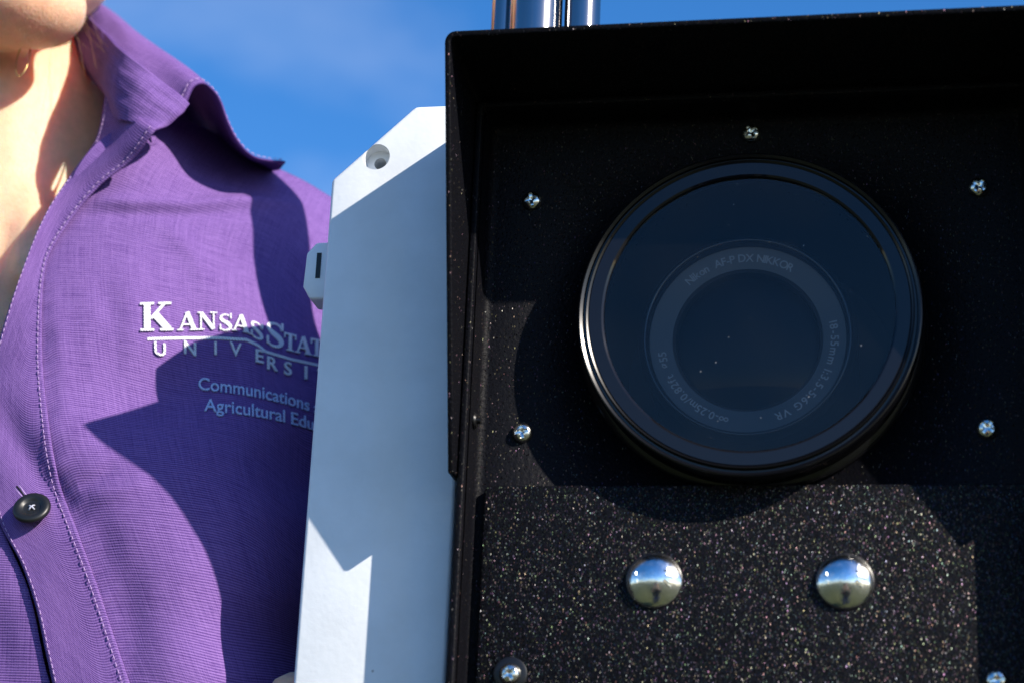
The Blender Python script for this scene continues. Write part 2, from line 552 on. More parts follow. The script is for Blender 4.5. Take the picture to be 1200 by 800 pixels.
def ground_mat():
    m, n, l, p = nodes('grass_ground')
    tc = n.new('ShaderNodeTexCoord')
    a = n.new('ShaderNodeTexNoise'); a.inputs['Scale'].default_value = 0.25; a.inputs['Detail'].default_value = 8
    l.new(tc.outputs['Object'], a.inputs['Vector'])
    r = n.new('ShaderNodeValToRGB')
    r.color_ramp.elements[0].position = 0.35; r.color_ramp.elements[0].color = (0.030, 0.042, 0.012, 1)
    r.color_ramp.elements[1].position = 0.68; r.color_ramp.elements[1].color = (0.07, 0.078, 0.024, 1)
    l.new(a.outputs['Fac'], r.inputs[0]); l.new(r.outputs[0], p.inputs['Base Color'])
    p.inputs['Roughness'].default_value = 0.95
    b = n.new('ShaderNodeBump'); b.inputs['Strength'].default_value = 0.8; b.inputs['Distance'].default_value = 0.05
    t = n.new('ShaderNodeTexNoise'); t.inputs['Scale'].default_value = 30; t.inputs['Detail'].default_value = 6
    l.new(tc.outputs['Object'], t.inputs['Vector']); l.new(t.outputs['Fac'], b.inputs['Height']); l.new(b.outputs['Normal'], p.inputs['Normal'])
    return m


# ------------------------------------------------------------------ ground
gv, gf = [], []
NG = 60
ext = [-3000 * (1 - 2 * i / NG) * abs(1 - 2 * i / NG) ** 2 for i in range(NG + 1)]
for y in ext:
    for x in ext:
        d = math.hypot(x, y)
        h = 0.0 if d < 6 else 0.8 * noise.noise(Vector((x * 0.02, y * 0.02, 0))) * min(1, (d - 6) / 60)
        gv.append((x, y, h))
for j in range(NG):
    for i in range(NG):
        q = j * (NG + 1) + i
        gf.append((q, q + 1, q + NG + 2, q + NG + 1))
g = mesh_pd('ground', gv, gf, ground_mat(), None, conv=False)
tag(g, kind='structure')

# ------------------------------------------------------------------ camera housing
H = empty('camera_housing', (0, -168, -80))
tag(H, 'black speckled metal camera housing with sun hood and round glass port', 'camera housing')

UI, UO = 81.0, 83.0          # inside / outside of the box wall
VT, VB = 27.6, -170.0
LIP = 14.5
# shell: open-fronted box with folded walls
sv, sf = [], []
ring = []
path_o = [(-UO, VB), (-UO, VT), (UO, VT), (UO, VB)]
path_i = [(-UI, VB + 2), (-UI, VT - 2), (UI, VT - 2), (UI, VB + 2)]
for (P, n0) in ((path_o, LIP), (path_o, -190), (path_i, LIP), (path_i, -186)):
    for (a, b) in P: sv.append((a, b, n0))
for i in range(4):
    j = (i + 1) % 4
    sf += [(i, j, 4 + j, 4 + i), (8 + j, 8 + i, 12 + i, 12 + j), (i, 8 + i, 8 + j, j)]
sf += [(4, 5, 6, 7), (12, 15, 14, 13)]
o = recalc(mesh_pd('shell', sv, sf, M_powder_fine, H, smooth=False))
bevel(o, 0.0006, 2)

# hood: one folded sheet over the top and both sides, its side edges cut on a slant
def hood_front(v): return 53.8 - 0.292 * (31.0 - v)
HO, HI, HT = 84.9, 83.25, 31.2
def hood_path(u, vt, r):
    P = [(-u, -91.0), (-u, -60.0), (-u, -30.0), (-u, vt - r - 4)]
    for k in range(7):
        a = math.pi - math.pi / 2 * k / 6
        P.append((-u + r + r * math.cos(a), vt - r + r * math.sin(a)))
    P += [(x, vt) for x in (-60, -40, -20, 0)]
    return P + [(-x, y) for x, y in P[-2::-1]]
po, pi_ = hood_path(HO, HT, 3.2), hood_path(HI, HT - 1.65, 1.6)
k = len(po)
sv = [(a, b, hood_front(b)) for a, b in po] + [(a, b, hood_front(b)) for a, b in pi_] + [(a, b, -60) for a, b in po] + [(a, b, -60) for a, b in pi_]
sf = []
for i in range(k - 1):
    j = i + 1
    sf += [(i, j, k + j, k + i), (i, 2 * k + i, 2 * k + j, j), (k + i, k + j, 3 * k + j, 3 * k + i), (2 * k + i, 3 * k + i, 3 * k + j, 2 * k + j)]
sf += [(0, k, 3 * k, 2 * k), (k - 1, 3 * k - 1, 4 * k - 1, 2 * k - 1)]
o = recalc(mesh_pd('hood', sv, sf, M_powder_fine, H, smooth=False))
bevel(o, 0.0004, 2, 40)

# front plate: a pan with a round opening, its edges folded forward
PC = (0.0, -41.5)
RH = 43.5
NA = 128
def rect_pt(a, x0, x1, y0, y1):
    dx, dy = math.cos(a), math.sin(a)
    ts = []
    if dx > 1e-9: ts.append((x1 - PC[0]) / dx)
    if dx < -1e-9: ts.append((x0 - PC[0]) / dx)
    if dy > 1e-9: ts.append((y1 - PC[1]) / dy)
    if dy < -1e-9: ts.append((y0 - PC[1]) / dy)
    t = min(ts); return (PC[0] + t * dx, PC[1] + t * dy)
angs = sorted([2 * math.pi * i / NA for i in range(NA)] + [math.atan2(sy - PC[1], sx) % (2 * math.pi) for sx in (-77.6, 77.6) for sy in (VT - 5.5, VB + 5.5)])
x0, x1, y0, y1 = -77.6, 77.6, VB + 5.5, VT - 5.5
levels = []
levels.append([(PC[0] + RH * math.cos(a), PC[1] + RH * math.sin(a), -2.0) for a in angs])
levels.append([(PC[0] + RH * math.cos(a), PC[1] + RH * math.sin(a), 0.0) for a in angs])
levels.append([(*rect_pt(a, x0, x1, y0, y1), 0.0) for a in angs])
for kk in range(1, 6):
    b = math.pi / 2 * kk / 5
    e = 3.0 * math.sin(b); h = 3.0 * (1 - math.cos(b))
    levels.append([(*rect_pt(a, x0 - e, x1 + e, y0 - e, y1 + e), h) for a in angs])
levels.append([(*rect_pt(a, x0 - 3.02, x1 + 3.02, y0 - 3.02, y1 + 3.02), 11.5) for a in angs])
K = len(angs)
sv = [p for L in levels for p in L]
sf = [(r * K + i, r * K + (i + 1) % K, (r + 1) * K + (i + 1) % K, (r + 1) * K + i) for r in range(len(levels) - 1) for i in range(K)]
o = mesh_pd('front_plate', sv, sf, M_powder_fine, H, smooth=True)
recalc(o)
for pl in o.data.polygons: pl.use_smooth = True

# lower mounting plate, 3 mm proud
def rrect(x0, x1, y0, y1, r, k=5):
    P = []
    for cx, cy, a0 in ((x1 - r, y1 - r, 0), (x0 + r, y1 - r, 90), (x0 + r, y0 + r, 180), (x1 - r, y0 + r, 270)):
        for i in range(k + 1):
            a = math.radians(a0 + 90 * i / k); P.append((cx + r * math.cos(a), cy + r * math.sin(a)))
    return P
prism('mounting_plate', rrect(-77.2, 77.2, VB + 6, -90.8, 2.2), 0.15, 3.0, M_powder, H, 0.7, 3)

# screws
def screw_head(r, hgt, rot, cross=0.64, N=18):
    """pan head with a cross recess, built flat on n = 0"""
    v, f, idx = [], [], {}
    xs = np.linspace(-1, 1, 2 * N + 1)
    for j, y in enumerate(xs):
        for i, x in enumerate(xs):
            rr = max(abs(x), abs(y)); ln = math.hypot(x, y)
            px, py = (x * rr / ln, y * rr / ln) if ln > 0 else (0, 0)
            q = math.hypot(px, py)
            z = hgt * (1 - q ** 3.2) ** 0.62 if q < 1 else 0
            c, s = math.cos(rot), math.sin(rot)
            a, b = abs(px * c + py * s), abs(-px * s + py * c)
            arm = (a < 0.15 and b < cross) or (b < 0.15 and a < cross) or (a < 0.25 and b < 0.25)
            if arm: z -= hgt * 0.6 * (1 - 0.5 * q / cross)
            v.append((px * r, py * r, z)); idx[i, j] = len(v) - 1
    m = 2 * N
    for j in range(m):
        for i in range(m):
            f.append((idx[i, j], idx[i + 1, j], idx[i + 1, j + 1], idx[i, j + 1]))
    me = bpy.data.meshes.new('screw')
    me.from_pydata([(a / 1000, -c / 1000, b / 1000) for a, b, c in v], [], f)
    me.materials.append(M_screw)
    me.polygons.foreach_set('use_smooth', [True] * len(me.polygons))
    bm = bmesh.new(); bm.from_mesh(me)
    for e in bm.edges:
        if len(e.link_faces) == 2 and e.calc_face_angle(0) > 0.55: e.smooth = False
    bm.to_mesh(me); bm.free()
    return me
screw_meshes = [screw_head(3.15, 2.0, r) for r in (0.2, 0.9, 0.55)]
hb = wloc(H)
for i, (a, b, c) in enumerate([(-67, 0, 0.1), (67, 0, 0.1), (0, 20, 0.1), (-67, -74, 0.1), (67, -74, 0.1), (-67, -146, 3.9), (67, -146, 3.05)]):
    s = bpy.data.objects.new('screw', screw_meshes[i % 3])
    s.parent = H; s.location = W((a, b, c)) - hb
    COL.objects.link(s)
for a in (-67,):
    lathe('washer', [(2.0, 0), (4.9, 0), (4.9, 0.7), (4.4, 0.95), (2.0, 0.95)], (a, -146, 3.02), M_black, H, seg=40)
lathe('screw', [(0, 2.2), (1.0, 2.2), (1.0, 1.0), (2.0, 1.0), (2.4, 0.5), (2.4, 0)], (0, 0, 0), M_black, H, seg=24)
fs = [o_ for o_ in H.children if o_.name.startswith('screw')][-1]
# the small black screw sits in the folded left edge of the pan, facing right
fs.data.transform(Matrix.Translation(-(W((0, 0, 0)) - hb)))
fs.data.transform(Matrix.Rotation(math.radians(90), 4, 'Z'))
fs.location = W((-80.55, -72.0, 6.5)) - hb

# carriage bolts
for sx in (-26.7, 26.7):
    prof = [(0, 4.0)]
    R_ = (8.2 ** 2 + 3.7 ** 2) / (2 * 3.7)
    for i in range(1, 19):
        r = 8.2 * i / 18
        prof.append((r, 0.3 + math.sqrt(R_ * R_ - r * r) - (R_ - 3.7)))
    prof += [(8.2, 0.0)]
    bo = lathe('carriage_bolt', prof, (sx, -118.8, 3.0), M_zinc, H, seg=64, sharp=1.2)
    # raised grade marks on the dome
    V_, F_ = [], []
    def dome(x, y, up): return (sx + x, -118.8 + y, 3.0 + 0.3 + math.sqrt(R_ * R_ - x * x - y * y) - (R_ - 3.7) + up)
    marks = [((3.6, 2.2), (4.0, 4.4)), ((3.7, 1.0), (5.8, 0.7)), ((3.2, -0.6), (5.2, -2.3)), ((-5.4, 2.0), (-5.4, 1.0)), ((-5.0, -0.2), (-5.0, -1.4)), ((5.7, 1.3), (5.9, 0.2))]
    for (a, b) in marks:
        a, b = np.array(a), np.array(b)
        d = (b - a) / np.linalg.norm(b - a); w = np.array([-d[1], d[0]]) * 0.36
        q = len(V_)
        for up in (-0.1, 0.5):
            for pnt in (a - w, a + w, b + w, b - w): V_.append(dome(*pnt, up))
        F_ += [(q + 4, q + 5, q + 6, q + 7), (q, q + 4, q + 7, q + 3), (q + 1, q + 2, q + 6, q + 5), (q, q + 1, q + 5, q + 4), (q + 2, q + 3, q + 7, q + 6)]
    mo = mesh_pd('grade_mark', V_, F_, M_zinc, bo, smooth=False)
    recalc(mo)

# glass port
pc = (PC[0], PC[1], 0)
pr_ = lathe('port_ring', [(43.6, 4.0), (43.6, -3), (51.5, -3), (51.5, 1.2), (50.6, 2.4), (49.6, 3.0), (49.2, 8.2), (49.9, 9.2), (49.9, 11.6), (49.5, 12.4), (49.1, 12.6), (48.3, 12.1), (48.1, 11.2), (47.5, 11.2), (47.3, 12.6), (47.1, 12.8), (46.6, 12.5), (46.4, 12.3)], pc, M_ring, H, seg=160, sharp=0.5)
lathe('retaining_ring', [(46.45, 12.2), (46.25, 12.6), (42.7, 12.6), (42.1, 12.25), (42.0, 11.9), (42.0, 8.0)], pc, M_gloss, H, seg=160, sharp=0.4)
lathe('port_tube', [(43.5, 7.6), (43.5, -60), (0.01, -60)], pc, M_matt, H, seg=96)
lathe('port_glass', [(0.0, 11.3), (20, 11.3), (42.05, 11.3)], pc, M_glass, H, seg=96)

# support post under the housing, out of the picture
PST = empty('support_post', (0, -1360, -90))
tag(PST, 'galvanised steel post with square flange carrying the camera housing from below', 'post')
lathe('tube', [(30, 12), (30, 1182), (27, 1182), (27, 12)], (0, -1360, -90), M_chrome, PST, axis='v', seg=48, close=True)
for nm, vv, hh, sz in (('base_plate', -1360, 12, 110), ('flange', -178, 8, 60)):
    v_, f_ = box_vf((-sz, vv, -90 - sz), (sz, vv + hh - 0.2, -90 + sz))
    bevel(recalc(mesh_pd(nm, v_, f_, M_chrome, PST, smooth=False)), 0.003, 2)

# ------------------------------------------------------------------ the lens behind the glass
LC = (-1.4, -43.4, -4.5)
Ln = empty('camera_lens', (LC[0], LC[1] - 33, -40))
tag(Ln, 'camera lens with white lettering round its front, behind the round glass port', 'lens')
lathe('barrel', [(32.5, -47.3), (32.5, -3.0), (31.6, -1.2), (30.9, 0.0), (29.9, 0.0), (29.6, -0.5), (29.6, -3.2)], LC, M_black, Ln, seg=128, sharp=0.4)
lathe('front_ring', [(29.6, -3.0), (29.2, -2.6), (22.4, -3.4), (22.0, -3.9), (21.6, -4.2), (21.2, -7.5)], LC, M_lensring, Ln, seg=128, sharp=0.5)
lathe('rim', [(30.95, 0.02), (30.8, 0.4), (30.4, 0.5), (29.75, 0.1), (29.7, -0.3)], LC, M_gloss, Ln, seg=128, sharp=1)
prof = [(0, -5.6)]
for i in range(1, 17):
    r = 21.3 * i / 16
    prof.append((r, -5.6 - 2.6 * (r / 21.3) ** 2))
lathe('front_element', prof, LC, M_element, Ln, seg=96)


def text_mesh(txt, size=1.0, bold=0.0):
    cu = bpy.data.curves.new('txt', 'FONT')
    cu.body = txt; cu.size = size; cu.resolution_u = 4; cu.offset = bold
    ob = bpy.data.objects.new('txt', cu)
    COL.objects.link(ob)
    dg = bpy.context.evaluated_depsgraph_get(); dg.update()
    me = bpy.data.meshes.new_from_object(ob.evaluated_get(dg))
    bpy.data.objects.remove(ob); bpy.data.curves.remove(cu)
    v = [tuple(x.co) for x in me.vertices]; f = [tuple(p.vertices) for p in me.polygons]
    bpy.data.meshes.remove(me)
    return v, f


def ring_text(txt, r, a0, a1, size, flip=False):
    """letters spread evenly from angle a0 to a1 (degrees)"""
    V, F = [], []
    chars = list(txt)
    widths = []
    data = []
    for ch in chars:
        if ch == ' ':
            data.append(None); widths.append(0.35); continue
        v, f = text_mesh(ch, 1.0, 0.012)
        xs = [p[0] for p in v] or [0, .3]
        data.append((v, f, min(xs))); widths.append(max(xs) - min(xs) + 0.12)
    tot = sum(widths); acc = 0
    for ch, d, w in zip(chars, data, widths):
        a = math.radians(a0 + (a1 - a0) * (acc + w / 2) / tot)
        acc += w
        if d is None: continue
        v, f, mn = d
        b = len(V)
        for (x, y, z) in v:
            lx = (x - mn - (w - .12) / 2) * size; ly = (y - 0.35) * size
            rr = r + ly
            th = a - lx / r
            V.append((LC[0] + rr * math.cos(th), LC[1] + rr * math.sin(th), LC[2] - 2.55 - (29.2 - rr) * 0.1176 + 0.08))
        F += [tuple(b + i for i in q) for q in f]
    return V, F


V, F = [], []
for txt, a0, a1 in (('Nikon  AF-P DX NIKKOR', 135, 58), ('18-55mm 1:3.5-5.6G VR', 12, -72), ('\u221e-0.25m/0.82ft  \u230055', -102, -172)):
    v, f = ring_text(txt, 25.8, a0, a1, 3.4)
    b = len(V); V += v; F += [tuple(b + i for i in q) for q in f]
mesh_pd('lettering', V, F, M_letter, Ln, smooth=False)

# ------------------------------------------------------------------ white junction box beside the housing
JB = empty('junction_box', (-110, -260, -18))
tag(JB, 'white plastic junction box with a clipped corner and recessed screw hole, beside the black housing', 'junction box')
poly = [(-132.3, -260), (-87.0, -260), (-87.0, 35), (-106.5, 35.0), (-132.3, 10.5)]
lid = prism('lid', poly[::-1], -17.0, -2.5, M_white, JB, 1.3, 4)
# recessed screw hole in the clipped corner
hc = S(441, 184, -2.5)
def cyl(r, n0, n1, c, seg=40):
    v = [(c[0] + r * math.cos(2 * math.pi * i / seg), c[1] + r * math.sin(2 * math.pi * i / seg), nn) for nn in (n0, n1) for i in range(seg)]
    f = [tuple(range(seg)), tuple(range(2 * seg - 1, seg - 1, -1))] + [(i, seg + i, seg + (i + 1) % seg, (i + 1) % seg) for i in range(seg)]
    return recalc(mesh_pd('cut', v, f, None, None, smooth=False))
for r, n0 in ((4.4, -8.0), (2.0, -16.0)):
    c = cyl(r, n0, 5, hc)
    m = lid.modifiers.new('b', 'BOOLEAN'); m.object = c; m.operation = 'DIFFERENCE'; m.solver = 'EXACT'
    bake(lid)
    bpy.data.objects.remove(c)
bm = bmesh.new(); bm.from_mesh(lid.data)
for e in bm.edges:
    e.smooth = not (len(e.link_faces) == 2 and e.calc_face_angle(0) > 0.7)
for f_ in bm.faces: f_.smooth = True
bm.to_mesh(lid.data); bm.free()
lathe('screw', [(0, 0.9), (0.5, 0.9), (0.55, 0.2), (1.2, 0.2), (1.5, 1.0), (1.9, 0.6), (1.95, 0)], (hc[0], hc[1], -15.9), M_screw, JB, seg=24)
poly2 = [(-131.7, -259.2), (-87.2, -259.2), (-87.2, 34.2), (-106.2, 34.2), (-131.7, 10.0)]
prism('base', poly2[::-1], -33.0, -17.6, M_white, JB, 1.0, 2)
prism('gasket', [(a * 0.998 - 0.1, b) for a, b in [(-130.8, -258.4), (-87.6, -258.4), (-87.6, 33.2), (-105.8, 33.2), (-130.8, 9.6)]][::-1], -17.65, -16.95, M_black, JB)
# hinge clip on the left side
cl = prism('hinge_clip', [(-131.9, -7.2), (-138.2, -7.2), (-141.2, -10.8), (-141.6, -22.0), (-139.0, -26.4), (-131.9, -26.4)], -22.0, -11.0, M_white, JB, 0.9, 3)
prism('slot', [(-137.6, -11.0), (-136.1, -11.0), (-136.1, -19.5), (-137.6, -19.5)], -11.2, -10.7, M_black, cl)

# ------------------------------------------------------------------ steel tubes above the housing
for i, (uc, r, nc, lab) in enumerate(((-85.0, 4.3, -31.0, 'narrow polished steel tube above the black housing, leftmost of the three'),
                                      (-73.0, 8.9, -25.0, 'thick polished steel tube above the black housing, between two thinner tubes'),
                                      (-57.7, 6.0, -27.0, 'medium polished steel tube above the black housing, rightmost of the three'))):
    T = empty('steel_tube', (uc, HT, nc))
    tag(T, lab, 'tube', 'polished steel tubes standing on the camera housing')
    lathe('tube', [(r, 4.0), (r, 236), (r - 0.6, 237.5), (r - 1.6, 237.5), (r - 1.6, 4.0)], (uc, HT, nc), M_chrome, T, axis='v', seg=64, close=True, sharp=0.6)
    lathe('foot', [(0, 0.15), (r + 1.2, 0.15), (r + 1.2, 3.4), (r + 0.2, 4.2), (0, 4.2)], (uc, HT, nc), M_zinc, T, axis='v', seg=40)
    lathe('cap', [(0, 240), (r * 0.6, 239.5), (r, 237.6), (0, 237.6)], (uc, HT, nc), M_black, T, axis='v', seg=32)

# ------------------------------------------------------------------ person
UC = -272.0
PE = empty('person', (UC, -1360, -130))
tag(PE, 'person in a purple button-up shirt with white embroidered lettering, holding the white box', 'person')


class Blob:
    """closed primitives that a voxel remesh fuses into one skin (plate frame, mm)"""
    def __init__(s): s.bm = bmesh.new()
    def ell(s, c, r, rot=None, sub=3):
        t = bmesh.ops.create_icosphere(s.bm, subdivisions=sub, radius=1.0)['verts']
        for v in t:
            p = Vector((v.co.x * r[0], v.co.y * r[1], v.co.z * r[2]))
            if rot: p = Matrix.Rotation(math.radians(rot[1]), 3, rot[0]) @ p
            v.co = W((c[0] + p.x, c[1] + p.y, c[2] + p.z))
    def cap(s, p, q, r0, r1, seg=20, steps=10):
        P, Q = W(p), W(q)
        d = (Q - P); L = d.length; d.normalize()
        a = d.orthogonal().normalized(); b = d.cross(a)
        rings = []
        r0, r1 = r0 / 1000, r1 / 1000
        prof = [(-r0 * math.cos(t), r0 * math.sin(t)) for t in np.linspace(0.02, math.pi / 2, steps)]
        prof += [(L + r1 * math.sin(t), r1 * math.cos(t)) for t in np.linspace(0, math.pi / 2 - 0.02, steps)]
        for h, r in prof:
            rings.append([s.bm.verts.new(P + d * h + (a * math.cos(w) + b * math.sin(w)) * r) for w in np.linspace(0, 2 * math.pi, seg, endpoint=False)])
        for i in range(len(rings) - 1):
            for j in range(seg):
                k_ = (j + 1) % seg
                s.bm.faces.new((rings[i][j], rings[i][k_], rings[i + 1][k_], rings[i + 1][j]))
        s.bm.faces.new(rings[0][::-1]); s.bm.faces.new(rings[-1])
    def chain(s, pts, rad):
        for i in range(len(pts) - 1): s.cap(pts[i], pts[i + 1], rad[i], rad[i + 1], 14, 6)
    def build(s, name, mat, parent, vox, smooth=6):
        bmesh.ops.recalc_face_normals(s.bm, faces=s.bm.faces)
        me = bpy.data.meshes.new(name); s.bm.to_mesh(me); s.bm.free()
        o = finish(name, me, mat, parent)
        m = o.modifiers.new('r', 'REMESH'); m.mode = 'VOXEL'; m.voxel_size = vox / 1000; m.use_smooth_shade = True
        if smooth:
            m = o.modifiers.new('s', 'SMOOTH'); m.iterations = smooth; m.factor = 0.5
        bake(o)
        if not o.data.materials: o.data.materials.append(mat)
        return o


B = Blob()
HU, HN, YAW = -310.0, -112.0, math.radians(36)
NU = -304.0
CY, SY = math.cos(YAW), math.sin(YAW)
def hp(x, v, z):
    """head frame (right, up, forward), turned towards the box"""
    return (HU + x * CY + z * SY, v + 1, HN - x * SY + z * CY)
HR = ('Y', math.degrees(YAW))
B.ell(hp(0, 240, -2), (75, 84, 94), HR)                    # skull
B.ell(hp(0, 193, 33), (54, 50, 55), HR)                   # face
B.ell(hp(0, 140, 50), (36, 30, 36), HR)                   # jaw
CHIN = S(30, 4, -50)
B.ell(CHIN, (23, 16.5, 20), HR)                          # chin
B.ell(CHIN + np.array([-16, 3, -6]), (24, 16.5, 20), HR)
for sx in (-1, 1):
    B.cap(CHIN + np.array([sx * 3 - 6, 4, -6]), hp(sx * 40, 205, 8), 16, 12)      # jaw line
    B.ell(hp(sx * 40, 178, 66), (20, 17, 16), HR)         # cheekbone
    B.cap(hp(sx * 12, 210, 88), hp(sx * 46, 210, 74), 9, 8)       # brow
    B.ell(hp(sx * 76, 198, 0), (9, 26, 17), HR)           # ear
B.cap(hp(0, 205, 92), hp(0, 178, 110), 8, 11)             # nose
B.ell(hp(9, 174, 104), (8, 7, 9)); B.ell(hp(-9, 174, 104), (8, 7, 9))
B.ell(hp(0, 151, 95), (23, 9, 13), HR)                    # mouth
B.cap((NU - 20, 132, -126), (NU + 2, 78, -118), 42, 50)
B.cap((NU + 2, 78, -118), (NU + 12, -10, -118), 50, 56)      # neck
for sx in (-1, 1):
    B.cap(hp(sx * 26 - 14, 150, -8), (NU + 32 + sx * 12, 8, -70), 11, 9)       # neck muscle
    B.cap((NU + 32 + sx * 12, 8, -72), (UC + sx * 112, 20, -122), 10, 14) # collar bone
    B.cap((NU + 20 + sx * 30, 34, -145), (UC + sx * 112, -14, -148), 30, 40)    # shoulder slope
B.ell((UC - 18, -35, -124), (92, 90, 60))                     # upper chest
B.ell((UC, -120, -135), (128, 165, 82))                  # rib cage
for sx in (-1, 1): B.ell((UC + sx * 62, -105, -85), (52, 55, 42))
B.ell((UC, -300, -138), (118, 150, 82))
B.ell((UC, -430, -140), (150, 110, 95))                  # hips
for sx in (-1, 1):
    B.chain([(UC + sx * 80, -450, -140), (UC + sx * 85, -860, -135), (UC + sx * 90, -1270, -150)], [80, 55, 36])
    B.chain([(UC + sx * 90, -1300, -160), (UC + sx * 98, -1322, -50)], [36, 28])
# right arm (far left of the picture, hanging), left arm bent up to the box
B.chain([(UC - 122, -18, -147), (UC - 165, -270, -150), (UC - 150, -490, -95)], [46, 36, 24])
B.ell((UC - 148, -530, -82), (16, 42, 30))
for i, q in enumerate((-1.5, -.5, .5, 1.5)):
    B.chain([(UC - 148, -560, -82 + q * 17), (UC - 143, -592, -78 + q * 17), (UC - 132, -612 + abs(q) * 4, -74 + q * 16)], [8.5, 8, 7])
B.chain([(UC - 146, -520, -55), (UC - 136, -552, -42), (UC - 128, -575, -40)], [11, 9, 8])
SH = (-146, -22, -152)
EL = (-126, -275, -165)
WR = (-98, -196, -84)
B.chain([SH, EL], [43, 35])
B.chain([EL, WR], [35, 23])
B.chain([WR, (-102, -186, -66)], [25, 24])
B.cap((-106, -168, -58), (-104, -196, -60), 14, 15)
for i, (vv, ln) in enumerate(((-146.0, 0), (-164.5, 3), (-182.5, 1), (-199.5, -5))):
    B.chain([(-104, -172 - (vv + 172) * -0.5, -58), (-124, vv, -50), (-137.5 - ln * .2, vv - 1, -43), (-140.5 - ln * .3, vv - 2, -25 + ln)], [11, 9.2, 8.2, 7.2])
B.chain([(-98, -172, -66), (-88, -176, -52), (-90, -180, -44)], [12, 10, 9])
body = B.build('body', M_skin, PE, 3.2, 8)

# fine down on the chin and a few stray hairs falling to the collar
fz = []
rng = random.Random(3)
bvv = body.data.vertices
bwl = wloc(body)
cand = [v for v in bvv if abs((v.co + bwl - W(CHIN)).x) < 0.05 and (v.co + bwl - W(CHIN)).length < 0.052 and -(v.co + bwl).y * 1000 > -95]
for k in range(900):
    v = cand[rng.randrange(len(cand))]
    p0 = v.co + bwl
    d_ = (v.normal + Vector((rng.uniform(-.5, .5), rng.uniform(-.5, .5), -0.5 + rng.uniform(-.4, .4)))).normalized()
    L_ = rng.uniform(0.0012, 0.0026)
    fz.append(([p0 - d_ * 0.0003, p0 + d_ * L_ * 0.6, p0 + d_ * L_ + Vector((0, 0, -0.0004))], [0.000026, 0.00002, 0.00001]))
fo = tubes('fine_down', fz, principled('fair_down', (0.75, 0.58, 0.42), 0.5), PE, seg=3, conv=False)
tag(fo, kind='stuff')
sh_ = []
for k in range(6):
    a0 = (88 + rng.uniform(-14, 10), -10 + rng.uniform(-6, 4)); b0 = (118 + rng.uniform(-22, 26), 66 + rng.uniform(-16, 26))
    mid = ((a0[0] + b0[0]) / 2 + rng.uniform(-16, 6), (a0[1] + b0[1]) / 2 + rng.uniform(-4, 12))
    c_ = spline([tuple(S(*a0, -92)), tuple(S(*mid, -74)), tuple(S(*b0, -66))], 14)
    sh_.append(([W(p) for p in c_], [0.00004] * 13 + [0.00002]))
so2 = tubes('stray_hair', sh_, principled('fair_hair', (0.34, 0.18, 0.09), 0.4), PE, seg=4, conv=False)
tag(so2, kind='stuff')

# face details
for sx in (-1, 1):
    for nm, r, dn, mt in (('eye', 12, 0, M_eye), ('iris', 5.8, 7.2, M_iris)):
        bm = bmesh.new(); t = bmesh.ops.create_uvsphere(bm, u_segments=20, v_segments=14, radius=r / 1000)
        for v in bm.verts: v.co += W(hp(sx * 30, 194, 77.5 + dn))
        me = bpy.data.meshes.new(nm); bm.to_mesh(me); bm.free(); finish(nm, me, mt, PE)
    tubes('eyebrow', [([W(hp(sx * 14, 211, 96)), W(hp(sx * 30, 215, 91)), W(hp(sx * 46, 211, 79))], [0.003, 0.0035, 0.0015])], M_hair, PE, conv=False)
lp = Blob(); lp.ell(hp(0, 154, 107), (21, 4.2, 5), HR); lp.ell(hp(0, 146.5, 105.5), (18, 5, 5), HR); lp.build('lips', M_lip, PE, 1.2, 3)
hb_ = Blob()
hb_.ell(hp(0, 252, -10), (82, 82, 98), HR); hb_.ell(hp(0, 246, -45), (74, 66, 58), HR); hb_.ell(hp(0, 262, -118), (38, 38, 34))
hair = hb_.build('hair', M_hair, PE, 4, 4)
hw = wloc(hair)
for v in hair.data.vertices:                              # hairline: keep the face clear
    w = v.co + hw
    u_, v_, n_ = w.x * 1000, (w.z - Z0) * 1000, -w.y * 1000
    dx, dn = u_ - HU, n_ - HN
    xl, zl = dx * CY - dn * SY, dx * SY + dn * CY
    lim = 56 + max(0, v_ - 245) * 0.45 if v_ > 205 else 0
    if zl > lim:
        q = W(hp(xl, v_, lim)); v.co.x, v.co.y = q.x - hw.x, q.y - hw.y

# clothes below the shirt
J = Blob()
J.ell((UC, -430, -140), (158, 112, 102))
for sx in (-1, 1): J.chain([(UC + sx * 80, -450, -140), (UC + sx * 86, -860, -136), (UC + sx * 92, -1265, -150)], [88, 66, 58])
J.build('trousers', M_jeans, PE, 7, 5)
for sx in (-1, 1):
    q = Blob(); q.cap((UC + sx * 90, -1318, -190), (UC + sx * 99, -1324, -40), 40, 34); q.ell((UC + sx * 90, -1300, -165), (44, 40, 48))
    so_ = q.build('shoe', M_shoe, PE, 5, 3)
    for v in so_.data.vertices:
        z = (v.co + wloc(so_)).z
        if z < 0.004: v.co.z += 0.004 - z

